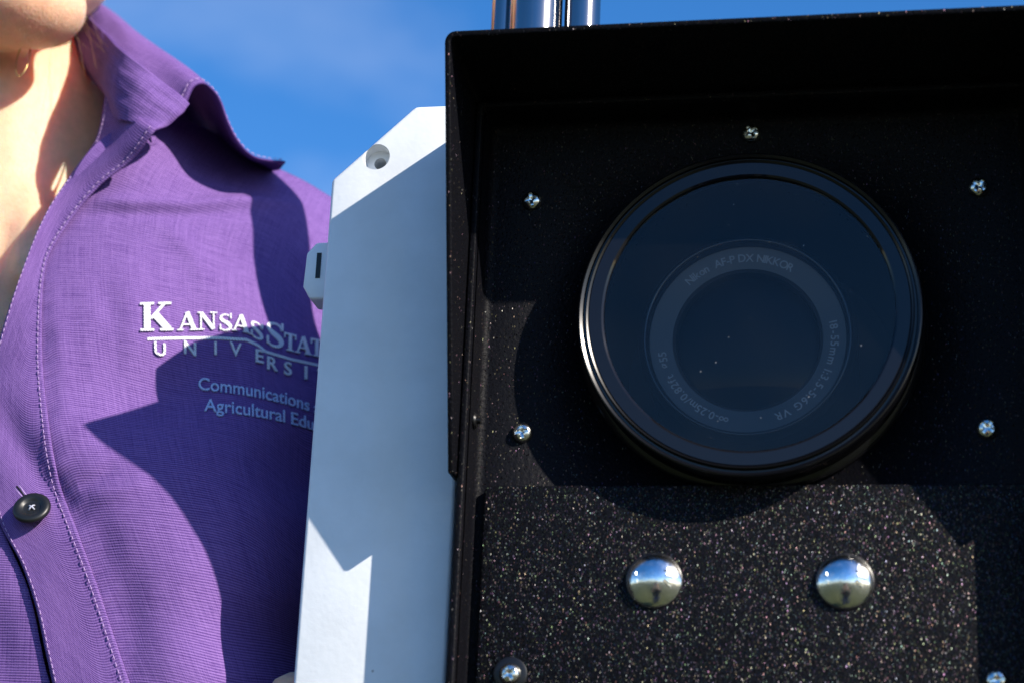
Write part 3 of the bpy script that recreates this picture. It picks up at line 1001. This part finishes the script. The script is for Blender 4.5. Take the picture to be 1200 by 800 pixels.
# ------------------------------------------------------------------ shirt: height of the cloth over (u, v)
CPTS = [  # x, y, depth
    (100, 490, -24), (150, 530, -21.5), (190, 562, -19.5), (230, 620, -20), (262, 690, -21.5), (265, 790, -18),
    (187, 405, -43), (187, 440, -44), (187, 468, -44), (150, 480, -38), (122, 486, -31), (140, 420, -39), (240, 470, -49), (240, 395, -58), (290, 380, -66), (290, 430, -64), (290, 520, -47), (300, 600, -34), (310, 700, -32), (310, 800, -30),
    (345, 400, -76), (345, 500, -65), (345, 600, -51), (340, 700, -46), (340, 800, -44),
    (300, 300, -82), (350, 300, -93), (240, 300, -66), (170, 300, -54), (110, 300, -48), (60, 300, -47),
    (100, 400, -37), (50, 400, -37), (5, 400, -36), (-40, 420, -42), (40, 480, -28), (0, 540, -23), (40, 600, -19.5), (100, 600, -20), (150, 660, -16), (200, 720, -16),
    (0, 700, -16), (40, 760, -14), (110, 740, -15), (150, 800, -13), (-60, 600, -24), (-60, 800, -18),
    (120, 240, -55), (200, 236, -64), (290, 232, -82), (350, 240, -99), (165, 185, -58), (205, 200, -72), (240, 190, -92), (260, 205, -90),
    (300, 190, -114), (340, 205, -116), (390, 232, -122), (200, 135, -96), (180, 158, -62), (440, 275, -138), (420, 400, -120), (420, 600, -100), (420, 800, -100),
]
CU = [(*S(x, y, n),) for x, y, n in CPTS]
US = -262.0
CU += [(US + 30, -250, -28), (US + 90, -250, -40), (US - 60, -250, -34), (US, -420, -40), (US + 110, -420, -80), (US + 150, -300, -130), (US - 120, -250, -90), (US - 110, -420, -85),
       (US + 172, -100, -150), (US + 170, -420, -150), (US - 165, -100, -150), (US - 165, -420, -150),
       (US - 62, -100, -24), (US - 120, -80, -80), (US - 70, 0, -60), (US - 120, 20, -115), (US - 60, 40, -80)]
CU = np.array(CU)


def tps(r2):
    return 0.5 * r2 * np.log(r2 + 1e-9)


XY = CU[:, :2] / 100.0
nC = len(CU)
Km = tps(((XY[:, None] - XY[None]) ** 2).sum(2)) + np.eye(nC) * 0.02
Pm = np.c_[np.ones(nC), XY]
sol = np.linalg.solve(np.block([[Km, Pm], [Pm.T, np.zeros((3, 3))]]), np.r_[CU[:, 2], np.zeros(3)])


def seg_dist(u, v, pl):
    """distance from points to a polyline in (u, v), and the running position 0..1"""
    best = np.full(u.shape, 1e9); pos = np.zeros(u.shape)
    m = len(pl) - 1
    for i in range(m):
        a, b = pl[i], pl[i + 1]
        dx, dy = b[0] - a[0], b[1] - a[1]
        t = np.clip(((u - a[0]) * dx + (v - a[1]) * dy) / (dx * dx + dy * dy), 0, 1)
        d = np.hypot(u - a[0] - t * dx, v - a[1] - t * dy)
        w = d < best
        best = np.where(w, d, best); pos = np.where(w, (i + t) / m, pos)
    return best, pos


FOLDS = []  # (polyline in the picture, depth, height, width)
for pts, hgt, wd in (
    ([(108, 240, -54), (160, 241, -58), (220, 238, -65), (300, 230, -82), (345, 232, -96)], 3.4, 2.8),
    ([(110, 250, -54), (200, 249, -63), (290, 245, -78)], -2.0, 3.5),
    ([(190, 262, -62), (230, 300, -64), (245, 350, -60)], 1.1, 3.5),
    ([(120, 330, -46), (135, 380, -41), (128, 450, -32)], -0.8, 4.0),
    ([(105, 585, -21), (150, 575, -20), (175, 560, -20)], 0.9, 3.0),
    ([(120, 620, -19), (150, 700, -16), (158, 790, -13)], -0.6, 5.0),
    ([(60, 330, -45), (75, 420, -36), (80, 500, -27)], 0.7, 4.0),
    ([(95, 572, -23), (118, 562, -22), (140, 546, -22)], -1.1, 2.6),
    ([(285, 372, -57), (300, 395, -60), (312, 412, -61), (330, 440, -62)], -1.2, 4.0),
    ([(275, 360, -55), (290, 400, -57), (296, 440, -57)], 0.9, 5.0),
    ([(150, 300, -50), (160, 360, -44), (150, 420, -37)], 0.9, 6.0),
    ([(215, 270, -62), (250, 330, -62), (262, 370, -55)], 0.9, 5.0),
    ([(60, 470, -31), (90, 520, -25), (150, 620, -19), (170, 720, -15)], 0.8, 7.0),
    ([(-5, 470, -30), (30, 530, -25), (62, 575, -21), (86, 605, -20)], -2.8, 5.0),
    ([(180, 640, -17), (200, 720, -16), (190, 800, -14)], 0.7, 8.0),
    ([(-20, 700, -17), (5, 800, -15)], -1.5, 6.0)):
    FOLDS.append(([tuple(S(*p)[:2]) for p in pts], hgt, wd))


PUCK = [tuple(S(*p)[:2]) for p in ((52, 330, -44), (50, 400, -37), (56, 470, -30), (70, 560, -22), (92, 620, -20), (114, 680, -17), (134, 740, -15), (154, 800, -13), (180, 880, -14))]


def cloth(u, v, fine=True):
    u = np.asarray(u, float); v = np.asarray(v, float)
    sh = u.shape
    q = np.stack([u.ravel(), v.ravel()], 1) / 100.0
    out = np.zeros(len(q))
    for s in range(0, len(q), 4000):
        qq = q[s:s + 4000]
        out[s:s + 4000] = tps(((qq[:, None] - XY[None]) ** 2).sum(2)) @ sol[:nC] + sol[nC] + qq @ sol[nC + 1:]
    out = out.reshape(sh)
    for pl, h, w in FOLDS:
        d, t = seg_dist(u, v, pl)
        out += h * np.exp(-(d / w) ** 2) * np.clip(np.sin(np.pi * np.clip(t, 0.02, 0.98)), 0, 1) ** 0.5
    d, t = seg_dist(u, v, PUCK)
    out += 0.32 * np.sin(t * 150 + 2.2 * np.sin(t * 31)) * np.exp(-(d / 4.5) ** 2)
    if fine:
        f = [0.75 * noise.noise(Vector((a * 0.045, b * 0.03, 3.1))) + 0.30 * noise.noise(Vector((a * 0.13, b * 0.07, 9.7))) for a, b in zip(u.ravel(), v.ravel())]
        out += np.array(f).reshape(sh)
    return np.maximum(out, -150.0)


def on_cloth(x, y, off=0.0):
    n = -45.0
    for _ in range(25):
        p = S(x, y, n)
        n = 0.5 * n + 0.5 * (float(cloth(p[0], p[1], False)) + off)
    p = S(x, y, n)
    f = 0.75 * noise.noise(Vector((p[0] * 0.045, p[1] * 0.03, 3.1))) + 0.30 * noise.noise(Vector((p[0] * 0.13, p[1] * 0.07, 9.7)))
    return np.array([p[0], p[1], n + f])


def on_cloth_many(X, Y, off):
    X = np.asarray(X, float); Y = np.asarray(Y, float)
    D = np.stack([(X - 600) / FPX, -(Y - 400) / FPX, -np.ones_like(X)], 1) @ CM
    n = np.full(X.shape, -45.0)
    for _ in range(25):
        P = CP + ((n - CP[2]) / D[:, 2])[:, None] * D
        n = 0.5 * n + 0.5 * (cloth(P[:, 0], P[:, 1], False) + off)
    P = CP + ((n - CP[2]) / D[:, 2])[:, None] * D
    P[:, 2] = cloth(P[:, 0], P[:, 1], True) + off
    return P


def coons(Lc, Rc, Bc, Tc, nu, nv):
    """(u, v) patch; Lc, Rc run bottom to top, Bc, Tc left to right"""
    L, Rr, Bt, Tp = spline(Lc, nv), spline(Rc, nv), spline(Bc, nu), spline(Tc, nu)
    a = np.linspace(0, 1, nu)[None, :, None]; b = np.linspace(0, 1, nv)[:, None, None]
    return ((1 - a) * L[:, None] + a * Rr[:, None] + (1 - b) * Bt[None] + b * Tp[None]
            - ((1 - a) * (1 - b) * L[0] + a * (1 - b) * Rr[0] + (1 - a) * b * L[-1] + a * b * Rr[-1]))


def uv_of(pts): return [tuple(S(*p)[:2]) for p in pts]


# wearer's left front (right of the placket in the picture)
Lc = [(-206, -420), (-200, -250)] + uv_of([(160, 880, -14), (138, 800, -14), (118, 740, -17), (98, 680, -19), (76, 620, -22), (54, 560, -25), (42, 470, -31), (40, 400, -37), (46, 320, -45), (70, 270, -51), (112, 222, -55), (152, 192, -58), (176, 162, -61)])
Rc = [(-94, -420), (-96, -250), (-98, -140), (-104, -60), (-112, 5), (-124, 44)]
Tc = uv_of([(176, 162, -61), (200, 140, -94), (250, 160, -110), (300, 186, -116), (350, 208, -117), (392, 232, -122)]) + [(-124, 44)]
Bc = [(-206, -420), (-150, -420), (-94, -420)]
UVg = coons(Lc, Rc, Bc, Tc, 230, 330)
Nf = cloth(UVg[..., 0], UVg[..., 1])
G = np.dstack([UVg, Nf])
shirt = empty('shirt', (UC, -420, -130))
shirt.parent = PE
shirt.location = W((UC, -420, -130)) - wloc(PE)
tag(shirt, 'purple woven button-up shirt with open collar')
fp = grid_obj('front_panel', G, M_shirt, shirt, 0.6, off=-1)

# wearer's right front, under the placket
Lc2 = [(US - 165, -420), (US - 165, -250), (US - 162, -100), (US - 150, 0), (US - 138, 44)]
Rc2 = [(-225, -420), (-222, -250)] + uv_of([(80, 860, -22), (64, 780, -23), (46, 700, -25), (20, 640, -27), (2, 600, -28), (-8, 540, -30), (-16, 480, -35), (-60, 400, -46), (-95, 320, -55), (-110, 240, -60), (-105, 150, -80)])
Bc2 = [(US - 165, -420), (US - 80, -420), (-225, -420)]
Tc2 = [(US - 138, 44), (US - 115, 50), (US - 100, 56), tuple(S(-105, 150, -80)[:2])]
G2 = coons(Lc2, Rc2, Bc2, Tc2, 120, 200)
grid_obj('front_panel', np.dstack([G2, cloth(G2[..., 0], G2[..., 1]) - 0.75]), M_shirt, shirt, 0.6, off=-1)

# placket: one strip from the collar down
PL = [(124, 112), (113, 163), (90, 196), (55, 248), (25, 320), (5, 380), (-8, 430), (-15, 500), (-12, 560), (0, 612), (25, 660), (42, 710), (53, 760), (62, 800), (80, 880)] + [on_pic(p) for p in ((-236, -230, -24), (-237, -300, -30), (-237, -418, -41))]
PR = [(183, 151), (153, 189), (118, 216), (78, 264), (54, 310), (49, 400), (54, 470), (68, 560), (90, 620), (112, 680), (132, 740), (152, 800), (176, 880)] + [on_pic(p) for p in ((-204, -230, -24), (-204, -300, -30), (-204, -418, -41))]
KS = 210
pl_s, pr_s = spline([(a, b) for a, b in PL], KS), spline([(a, b) for a, b in PR], KS)
NCOL = 22
rows = []
topn = np.linspace(0, 1, KS)
for i in range(KS):
    t = np.linspace(0, 1, NCOL)
    xs = pl_s[i, 0] * (1 - t) + pr_s[i, 0] * t
    ys = pl_s[i, 1] * (1 - t) + pr_s[i, 1] * t
    rows.append(np.stack([xs, ys], 1))
A = np.stack(rows)
yy = A[..., 1]
tt = np.linspace(0, 1, NCOL)[None, :]
free = np.clip((330 - yy) / 150, 0, 1)                     # the open part stands off the chest
off = 0.8 + free * (3.5 * tt ** 2 - 1.0 * np.sin(np.pi * tt)) + np.clip((430 - yy) / 150, 0, 1) * 5.0 * (1 - tt) ** 1.5 * np.clip((yy - 180) / 100, 0, 1)
P3 = on_cloth_many(A[..., 0].ravel(), A[..., 1].ravel(), off.ravel()).reshape(KS, NCOL, 3)
# near the collar the strip is guided by its own depths (neck edge lies back, free edge forward)
up = np.clip((235 - yy) / 70, 0, 1); up = up * up * (3 - 2 * up)
own = -60 - 14 * (1 - tt) * np.clip((215 - yy) / 90, 0, 1) + 18 * tt + 4 * np.sin(tt * 5 + yy * 0.03)
Pn = P3[..., 2] * (1 - up) + own * up
for i in range(KS):
    for j in range(NCOL):
        P3[i, j] = S(A[i, j, 0], A[i, j, 1], Pn[i, j])
pk = grid_obj('placket', P3, M_shirt, shirt, 0.6)

# collar: inside of the stand and fall, seen from the front
C1 = [
    [(85, 2, -116), (115, 30, -88), (142, 58, -58), (166, 77, -52), (192, 98, -52), (213, 114, -53), (222, 123, -54)],
    [(76, 16, -116), (108, 52, -88), (138, 86, -56), (160, 100, -50), (184, 114, -50), (204, 127, -51), (213, 134, -52)],
    [(68, 32, -116), (112, 88, -88), (136, 116, -56), (154, 124, -49), (175, 134, -48), (192, 142, -49), (199, 145, -50)],
    [(62, 46, -116), (120, 106, -88), (137, 139, -56), (150, 143, -50), (163, 147, -48), (177, 151, -47), (184, 153, -47)],
]
rows = [[S(*p) for p in r] for r in C1]
Gc = patch(rows, 70, 34)
for j in range(34):
    for i in range(70):
        Gc[j, i, 2] += 0.9 * noise.noise(Vector((i * 0.09, j * 0.12, 5.5))) + 0.5 * noise.noise(Vector((i * 0.2, j * 0.25, 1.5)))
ci = grid_obj('collar_stand', Gc, M_shirt, shirt, 1.0)

# collar fall: a leaf arching out to the right and ending in its point
C3 = [
    [(217, 121, -55), (227, 102, -55), (242, 97, -57), (257, 114, -60), (268, 140, -63), (281, 166, -66), (302, 184, -72), (334, 188, -80)],
    [(186, 98, -60), (204, 78, -64), (222, 82, -72), (246, 108, -80), (259, 140, -86), (275, 168, -90), (297, 187, -96), (328, 196, -102)],
    [(146, 68, -72), (164, 48, -86), (186, 56, -96), (216, 92, -104), (236, 132, -110), (258, 162, -114), (282, 184, -120), (312, 200, -124)],
    [(112, 36, -104), (126, 15, -116), (144, 24, -126), (174, 60, -134), (200, 105, -140), (228, 145, -144), (256, 172, -148), (286, 194, -150)],
    [(80, 6, -136), (92, -11, -146), (106, -4, -156), (136, 32, -164), (164, 80, -170), (195, 124, -174), (226, 158, -178), (258, 186, -180)],
]
rows = [[S(*p) for p in r] for r in C3]
Gl = patch(rows, 80, 60)
for j in range(60):
    for i in range(80):
        Gl[j, i, 2] += 1.0 * noise.noise(Vector((i * 0.08, j * 0.1, 2.5))); Gl[j, i, 1] += 0.8 * noise.noise(Vector((i * 0.1, j * 0.09, 7.5)))
cf = grid_obj('collar_leaf', Gl, M_shirt, shirt, 0.75, off=-1)

# matching collar on the wearer's right side (outside the picture), mirrored about the neck
def mir(G_): 
    Q = G_.copy(); Q[..., 0] = 2 * (NU + 8) - Q[..., 0]; return Q
grid_obj('collar_stand', mir(Gc), M_shirt, shirt, 1.0)
grid_obj('collar_leaf', mir(Gl), M_shirt, shirt, 1.1)

# band of the collar round the back of the neck
th_ = np.radians(np.linspace(-28, 208, 60))
vb_ = np.linspace(28, 112, 16)
Gb = np.zeros((16, 60, 3))
for j, v0 in enumerate(vb_):
    r0 = 66 - 8 * j / 15
    Gb[j, :, 0] = NU + 10 + r0 * np.cos(th_); Gb[j, :, 1] = v0 + 4 * np.sin(th_); Gb[j, :, 2] = -130 - r0 * np.sin(th_)
grid_obj('collar_band', Gb, M_shirt, shirt, 1.0)

# back, shoulders and sleeves
K_ = Blob()
K_.ell((UC, -120, -140), (150, 178, 92)); K_.ell((UC, -300, -142), (146, 150, 96)); K_.ell((UC, -390, -144), (166, 60, 104))
for sx in (-1, 1): K_.cap((UC + sx * 40, 30, -150), (UC + sx * 112, 2, -150), 44, 50)
K_.chain([(UC - 122, -14, -147), (UC - 166, -250, -150)], [58, 52])
K_.chain([(-150, -24, -152), (-127, -250, -164)], [55, 46])
bk = K_.build('back_and_sleeves', M_shirt, shirt, 5, 5)
bw = wloc(bk)
co_ = np.array([v.co for v in bk.data.vertices]) + np.array(bw)
uu, vv, nn = co_[:, 0] * 1000, (co_[:, 2] - Z0) * 1000, -co_[:, 1] * 1000
lim = cloth(uu, vv, False) - 5
inside = (np.abs(uu - US) < 116) & (vv > -470)
nn = np.where(inside & (nn > lim), np.minimum(nn, np.maximum(lim, -150)), nn)
for i, v in enumerate(bk.data.vertices): v.co.y = -nn[i] / 1000 - bw.y
bm = bmesh.new(); bm.from_mesh(bk.data)
def kill(f):
    c = f.calc_center_median() + bw
    u_, v_, n_ = c.x * 1000, (c.z - Z0) * 1000, -c.y * 1000
    return (abs(u_ - (NU + 10)) < 58 and v_ > -40 and n_ > -190) or v_ < -440
bmesh.ops.delete(bm, geom=[f for f in bm.faces if kill(f)], context='FACES')
uvl = bm.loops.layers.uv.new('UVMap')
for f in bm.faces:
    for lo in f.loops:
        lo[uvl].uv = (lo.vert.co.x * 1000 + lo.vert.co.y * 600, lo.vert.co.z * 1000)
bm.to_mesh(bk.data); bm.free()

# stitching
def stitches(line, gap=2.3, ln=1.35, r=0.15, lift=0.3):
    """line: points in the plate frame lying on the cloth -> short thread capsules"""
    P = np.array(line); d = np.r_[0, np.cumsum(np.linalg.norm(np.diff(P, axis=0), axis=1))]
    out = []
    s = 0.5
    while s + ln < d[-1]:
        a = np.array([np.interp(s, d, P[:, k]) for k in range(3)]); b = np.array([np.interp(s + ln, d, P[:, k]) for k in range(3)])
        m_ = (a + b) / 2
        n_ = (CP - m_) / np.linalg.norm(CP - m_)
        out.append(([a + n_ * 0.1, a + n_ * lift, m_ + n_ * (lift + .12), b + n_ * lift, b + n_ * 0.1], r))
        s += gap * random.uniform(0.93, 1.07)
    return out
T_ = []
for j in (1, NCOL - 3): T_ += stitches(P3[:, j] + np.array([0, 0, 0.45]))
T_ += stitches(Gc[2, :]) + stitches(Gc[:, -3]) + stitches(Gc[-3, 20:])
T_ += stitches(Gl[1, :] + np.array([0, 0.5, 0.5])) + stitches(Gl[:, -3] + np.array([0, .5, .5]))
stt = tubes('stitching', T_, M_thread, shirt, seg=5)
tag(stt, kind='stuff')

# button, its thread and buttonhole
bc = on_cloth(38, 598, 2.0)
e1 = on_cloth(48, 598, 1.5); e2 = on_cloth(38, 588, 1.5)
nb = np.cross(e1 - bc, e2 - bc); nb /= np.linalg.norm(nb)
if nb[2] < 0: nb = -nb
nb = nb + np.array([-0.10, 0.06, 0]); nb /= np.linalg.norm(nb)
ua = np.cross([0, 1, 0], nb); ua /= np.linalg.norm(ua); va = np.cross(nb, ua)
def but(r, a, h): return bc + ua * r * math.cos(a) + va * r * math.sin(a) + nb * h
prof = [(0, 1.55), (2.4, 1.55), (2.9, 1.75), (3.4, 2.35), (4.4, 2.55), (5.4, 2.4), (5.95, 1.7), (5.95, 1.0), (5.3, 0.35), (0, 0.35)]
sg = 56
V = [but(r, 2 * math.pi * i / sg, h) for i in range(sg) for r, h in prof]
m_ = len(prof)
F = [(i * m_ + q, ((i + 1) % sg) * m_ + q, ((i + 1) % sg) * m_ + q + 1, i * m_ + q + 1) for i in range(sg) for q in range(m_ - 1)]
bt = recalc(mesh_pd('button', V, F, M_button, shirt))
tag(bt, 'round black four-hole button on the placket')
V, F = [], []
for k in range(4):
    a = math.radians(45 + 90 * k + 12)
    c0 = (1.25 * math.cos(a), 1.25 * math.sin(a))
    b = len(V)
    V += [bc + ua * (c0[0] + 0.52 * math.cos(w)) + va * (c0[1] + 0.52 * math.sin(w)) + nb * 1.62 for w in np.linspace(0, 2 * math.pi, 14, endpoint=False)]
    F.append(tuple(range(b, b + 14)))
mesh_pd('thread_hole', V, F, M_matt, bt, smooth=False)
th = []
for a0, a1 in ((57, 237), (147, 327)):
    p0 = bc + ua * 1.25 * math.cos(math.radians(a0)) + va * 1.25 * math.sin(math.radians(a0)) + nb * 1.5
    p1 = bc + ua * 1.25 * math.cos(math.radians(a1)) + va * 1.25 * math.sin(math.radians(a1)) + nb * 1.5
    th.append(([p0, p0 * .75 + p1 * .25 + nb * .55, p0 * .25 + p1 * .75 + nb * .55, p1], 0.3))
tubes('button_thread', th, principled('grey_thread', (0.35, 0.37, 0.45), 0.7), bt, seg=6)
bh = [on_cloth(x, y, 0.9) for x, y in ((17, 571), (22, 577), (29, 585), (35, 592))]
bh2 = [on_cloth(x, y, 0.9) for x, y in ((22, 568), (27, 575), (33, 582), (39, 589))]
bh3 = [on_cloth(x, y, 0.95) for x, y in ((19, 569), (25, 576), (31, 584), (37, 591))]
bho = tubes('buttonhole', [(bh, 0.3), (bh2, 0.3)], M_thread, shirt, seg=6)
tubes('slit', [(bh3, 0.35)], M_matt, bho, seg=6)


# ------------------------------------------------------------------ embroidery on the chest
def cut_fine(v, f, step):
    bm = bmesh.new()
    vs = [bm.verts.new((p[0], p[1], 0)) for p in v]
    for q in f:
        try: bm.faces.new([vs[i] for i in q])
        except ValueError: pass
    bmesh.ops.remove_doubles(bm, verts=bm.verts, dist=1e-5)
    for axn in (0, 1):
        lo = min(x.co[axn] for x in bm.verts); hi = max(x.co[axn] for x in bm.verts)
        c = lo + step
        while c < hi:
            pc_ = [0, 0, 0]; pn_ = [0, 0, 0]; pc_[axn] = c; pn_[axn] = 1
            bmesh.ops.bisect_plane(bm, geom=bm.verts[:] + bm.edges[:] + bm.faces[:], plane_co=pc_, plane_no=pn_, dist=1e-6)
            c += step
    bm.verts.ensure_lookup_table()
    idx = {x: i for i, x in enumerate(bm.verts)}
    V_ = [(x.co.x, x.co.y) for x in bm.verts]; F_ = [tuple(idx[x] for x in q.verts) for q in bm.faces]
    bm.free()
    return V_, F_


def bar(a, b, w):
    a, b = np.array(a, float), np.array(b, float); d = b - a; d /= np.linalg.norm(d); n_ = np.array([-d[1], d[0]]) * w / 2
    return [tuple(a - n_), tuple(b - n_), tuple(b + n_), tuple(a + n_)]
def rect(x0, y0, x1, y1): return [(x0, y0), (x1, y0), (x1, y1), (x0, y1)]
def s_glyph():
    c = spline([(0.60, 0.72), (0.56, 0.86), (0.36, 0.94), (0.16, 0.86), (0.13, 0.70), (0.30, 0.56), (0.50, 0.43), (0.61, 0.27), (0.54, 0.11), (0.34, 0.05), (0.13, 0.13), (0.09, 0.30)], 40)
    w = [0.07 + 0.13 * math.exp(-((i - 20) / 9) ** 2) for i in range(40)]
    L_, R_2 = [], []
    for i in range(40):
        d = c[min(i + 1, 39)] - c[max(i - 1, 0)]; d /= np.linalg.norm(d); n_ = np.array([-d[1], d[0]]) * w[i] / 2
        L_.append(tuple(c[i] + n_)); R_2.append(tuple(c[i] - n_))
    Q = [[L_[i], L_[i + 1], R_2[i + 1], R_2[i]] for i in range(39)]
    return Q + [rect(0.575, 0.68, 0.645, 0.97), rect(0.045, 0.03, 0.115, 0.33)]
GLY = {
    'K': (0.98, [rect(.12, .04, .32, .96), rect(.01, 0, .43, .08), rect(.01, .92, .43, 1), bar((.34, .44), (.74, .95), .09), bar((.44, .60), (.86, .05), .22), rect(.56, .92, .95, 1), rect(.60, 0, 1.0, .08)]),
    'A': (0.94, [bar((.14, .03), (.46, .97), .09), bar((.46, .99), (.78, .03), .2), rect(.26, .28, .66, .36), rect(0, 0, .30, .07), rect(.58, 0, .96, .07)]),
    'N': (0.98, [rect(.13, .03, .21, .95), bar((.17, .95), (.80, .06), .19), rect(.77, .05, .85, .97), rect(.0, 0, .34, .07), rect(.0, .93, .24, 1), rect(.63, .93, .98, 1)]),
    'S': (0.70, s_glyph()),
    'T': (0.86, [rect(.33, .04, .53, .95), rect(.20, 0, .66, .07), rect(.03, .90, .83, 1), rect(.03, .70, .10, .95), rect(.76, .70, .83, .95)]),
    'E': (0.80, [rect(.12, .03, .32, .97), rect(.01, 0, .72, .08), rect(.01, .92, .70, 1), rect(.3, .46, .54, .54), rect(.66, .03, .73, .28), rect(.63, .74, .70, .97)]),
}
EV, EF = [], []


def emb_add(V2, F2, X, Y, off):
    """2-D picture points -> points on the cloth"""
    P = on_cloth_many(X, Y, off)
    b = len(EV)
    EV.extend([tuple(p) for p in P]); EF.extend([tuple(b + i for i in q) for q in F2])


def base_line(pts):
    P = np.array(pts, float)
    return (lambda x: np.interp(x, P[:, 0], P[:, 1], left=None, right=None))


bl1 = base_line([(160, 389), (205, 388), (240, 387), (275, 388), (290, 391), (303, 398), (318, 406), (345, 413), (372, 418), (430, 430)])
word = [('K', 164, 38, 33), ('A', 207, 24, 21.5), ('N', 231, 23, 21), ('S', 256, 16, 20.5), ('A', 271, 22, 20), ('S', 293, 16, 20), ('S', 311, 22, 30), ('T', 332, 15, 20), ('A', 345, 19, 20), ('T', 363, 15, 20), ('E', 379, 14, 20)]
lift = 0.45
for ch, x0_, wpx, hpx in word:
    wd_, pieces = GLY[ch]
    if ch == 'S': wpx = wpx
    for kp, pc2 in enumerate(pieces):
        V2, F2 = cut_fine(pc2, [tuple(range(len(pc2)))], 0.12)
        V2 = np.array(V2)
        X = x0_ + V2[:, 0] / wd_ * wpx
        Y = bl1(X) - V2[:, 1] * hpx
        emb_add(V2, F2, X, Y, lift + 0.006 * (kp % 40))
# underline
ul = base_line([(172, 397), (217, 395.5), (256, 395.5), (289, 398), (303, 404.5), (312, 412), (341, 420.5), (372, 427), (430, 440)])
xs = np.linspace(173, 400, 130)
X = np.r_[xs, xs]; Y = np.r_[ul(xs) - 1.6, ul(xs) + 1.6]
emb_add(None, [(i, i + 1, 131 + i, 130 + i) for i in range(129)], X, Y, lift)
# letter-spaced word below the rule
for ch, xc, hpx in (('U', 187, 15), ('N', 222, 15), ('I', 252, 15), ('V', 276, 15), ('E', 304, 15), ('R', 319, 15), ('S', 337, 15), ('I', 358, 15), ('T', 378, 15), ('Y', 396, 15)):
    v, f = text_mesh(ch, 1.0, 0.012)
    V2, F2 = cut_fine(v, f, 0.14)
    V2 = np.array(V2); cx_ = (V2[:, 0].min() + V2[:, 0].max()) / 2; hh = V2[:, 1].max()
    X = xc + (V2[:, 0] - cx_) / hh * hpx
    Y = ul(np.full(len(X), xc)) + 20 + (X - xc) * 0.22 - V2[:, 1] / hh * hpx
    emb_add(V2, F2, X, Y, lift)
em = solid(mesh_pd('embroidered_lettering', EV, EF, M_embroid, shirt, smooth=False), 0.0005, 1)
tag(em, 'white embroidered university name on the chest')
EV, EF = [], []
for txt, (xa, ya), (xb, yb), hpx in (('Communications and', (231, 456), (362, 482), 15), ('Agricultural Education', (239, 481), (367, 504), 15)):
    v, f = text_mesh(txt, 1.0, 0.006)
    V2, F2 = cut_fine(v, f, 0.16)
    V2 = np.array(V2)
    vis = 'Communications' if txt[0] == 'C' else 'Agricultural Edu'
    vv_, _ = text_mesh(vis, 1.0, 0.006)
    wv = max(p[0] for p in vv_)
    t = V2[:, 0] / wv
    X = xa + (xb - xa) * (1.08 * t - 0.08 * t * t)
    Y = ya + (yb - ya) * (0.45 * t + 0.55 * t * t) - V2[:, 1] * hpx / 0.73
    emb_add(V2, F2, X, Y, lift)
em = solid(mesh_pd('embroidered_lettering', EV, EF, M_embroid_shade, shirt, smooth=False), 0.0004, 1)
tag(em, 'pale embroidered department name under the university name')

# ------------------------------------------------------------------ gold loop at the throat
lc = S(27, 70, -58)
pts = []
for i in range(33):
    a = math.pi * 2 * i / 32
    pts.append(lc + np.array([2.4 * math.sin(a), -7.6 * math.cos(a) + 0.3, 1.2 * math.cos(a)]))
er = tubes('gold_loop', [(pts, 0.27)], M_gold, None, seg=8)
tag(er, 'thin gold loop hanging below the chin against the throat', 'jewellery')

# ------------------------------------------------------------------ photographer kneeling in front (mirrored in the bolts)
PH = empty('person', (60, -1360, 830))
tag(PH, 'kneeling person in a dark jacket, mirrored as a dark shape in the bolts', 'person')
Q = Blob()
pu, pn_ = 60, 800
Q.ell((pu - 20, -232, 722), (74, 100, 92)); Q.ell((pu - 20, -300, 690), (52, 42, 50))
Q.cap((pu - 15, -330, 745), (pu, -430, 780), 55, 60)
for sx in (-1, 1):
    Q.chain([(pu + sx * 150, -440, 790), (pu + sx * 190, -640, 720), (pu - 25 + sx * 62, -330, 630)], [48, 38, 25])
    Q.ell((pu - 25 + sx * 58, -300, 622), (20, 40, 22))
    for k in range(4): Q.chain([(pu - 25 + sx * 58, -285 - k * 17, 615), (pu - 25 + sx * 48, -284 - k * 17, 598), (pu - 25 + sx * 34, -285 - k * 17, 594)], [9, 8, 7])
Q.build('body', M_skin, PH, 5, 5)
Q = Blob()
Q.ell((pu, -560, 805), (175, 200, 112)); Q.ell((pu, -760, 815), (165, 170, 118))
for sx in (-1, 1):
    Q.cap((pu + sx * 60, -425, 795), (pu + sx * 150, -445, 792), 52, 58)
    Q.chain([(pu + sx * 150, -445, 790), (pu + sx * 190, -640, 720), (pu - 10 + sx * 78, -400, 655)], [60, 50, 36])
M_dark = principled('dark_jacket', (0.02, 0.022, 0.03), 0.85)
Q.build('jacket', M_dark, PH, 7, 5)
Q = Blob()
Q.ell((pu, -880, 820), (165, 110, 125))
Q.chain([(pu - 90, -900, 800), (pu - 110, -880, 560), (pu - 115, -1290, 600)], [92, 72, 55])
Q.chain([(pu + 90, -900, 810), (pu + 120, -1270, 700), (pu + 120, -1300, 1080)], [92, 72, 55])
Q.build('trousers', M_jeans, PH, 8, 5)
for c0, c1 in (((pu - 118, -1320, 640), (pu - 112, -1326, 500)), ((pu + 120, -1270, 1130), (pu + 120, -1326, 1090))):
    q = Blob(); q.cap(c0, c1, 40, 34); q.build('shoe', M_shoe, PH, 6, 3)
q = Blob(); q.ell((pu - 20, -205, 735), (84, 92, 96)); q.build('hair', M_hair, PH, 6, 4)
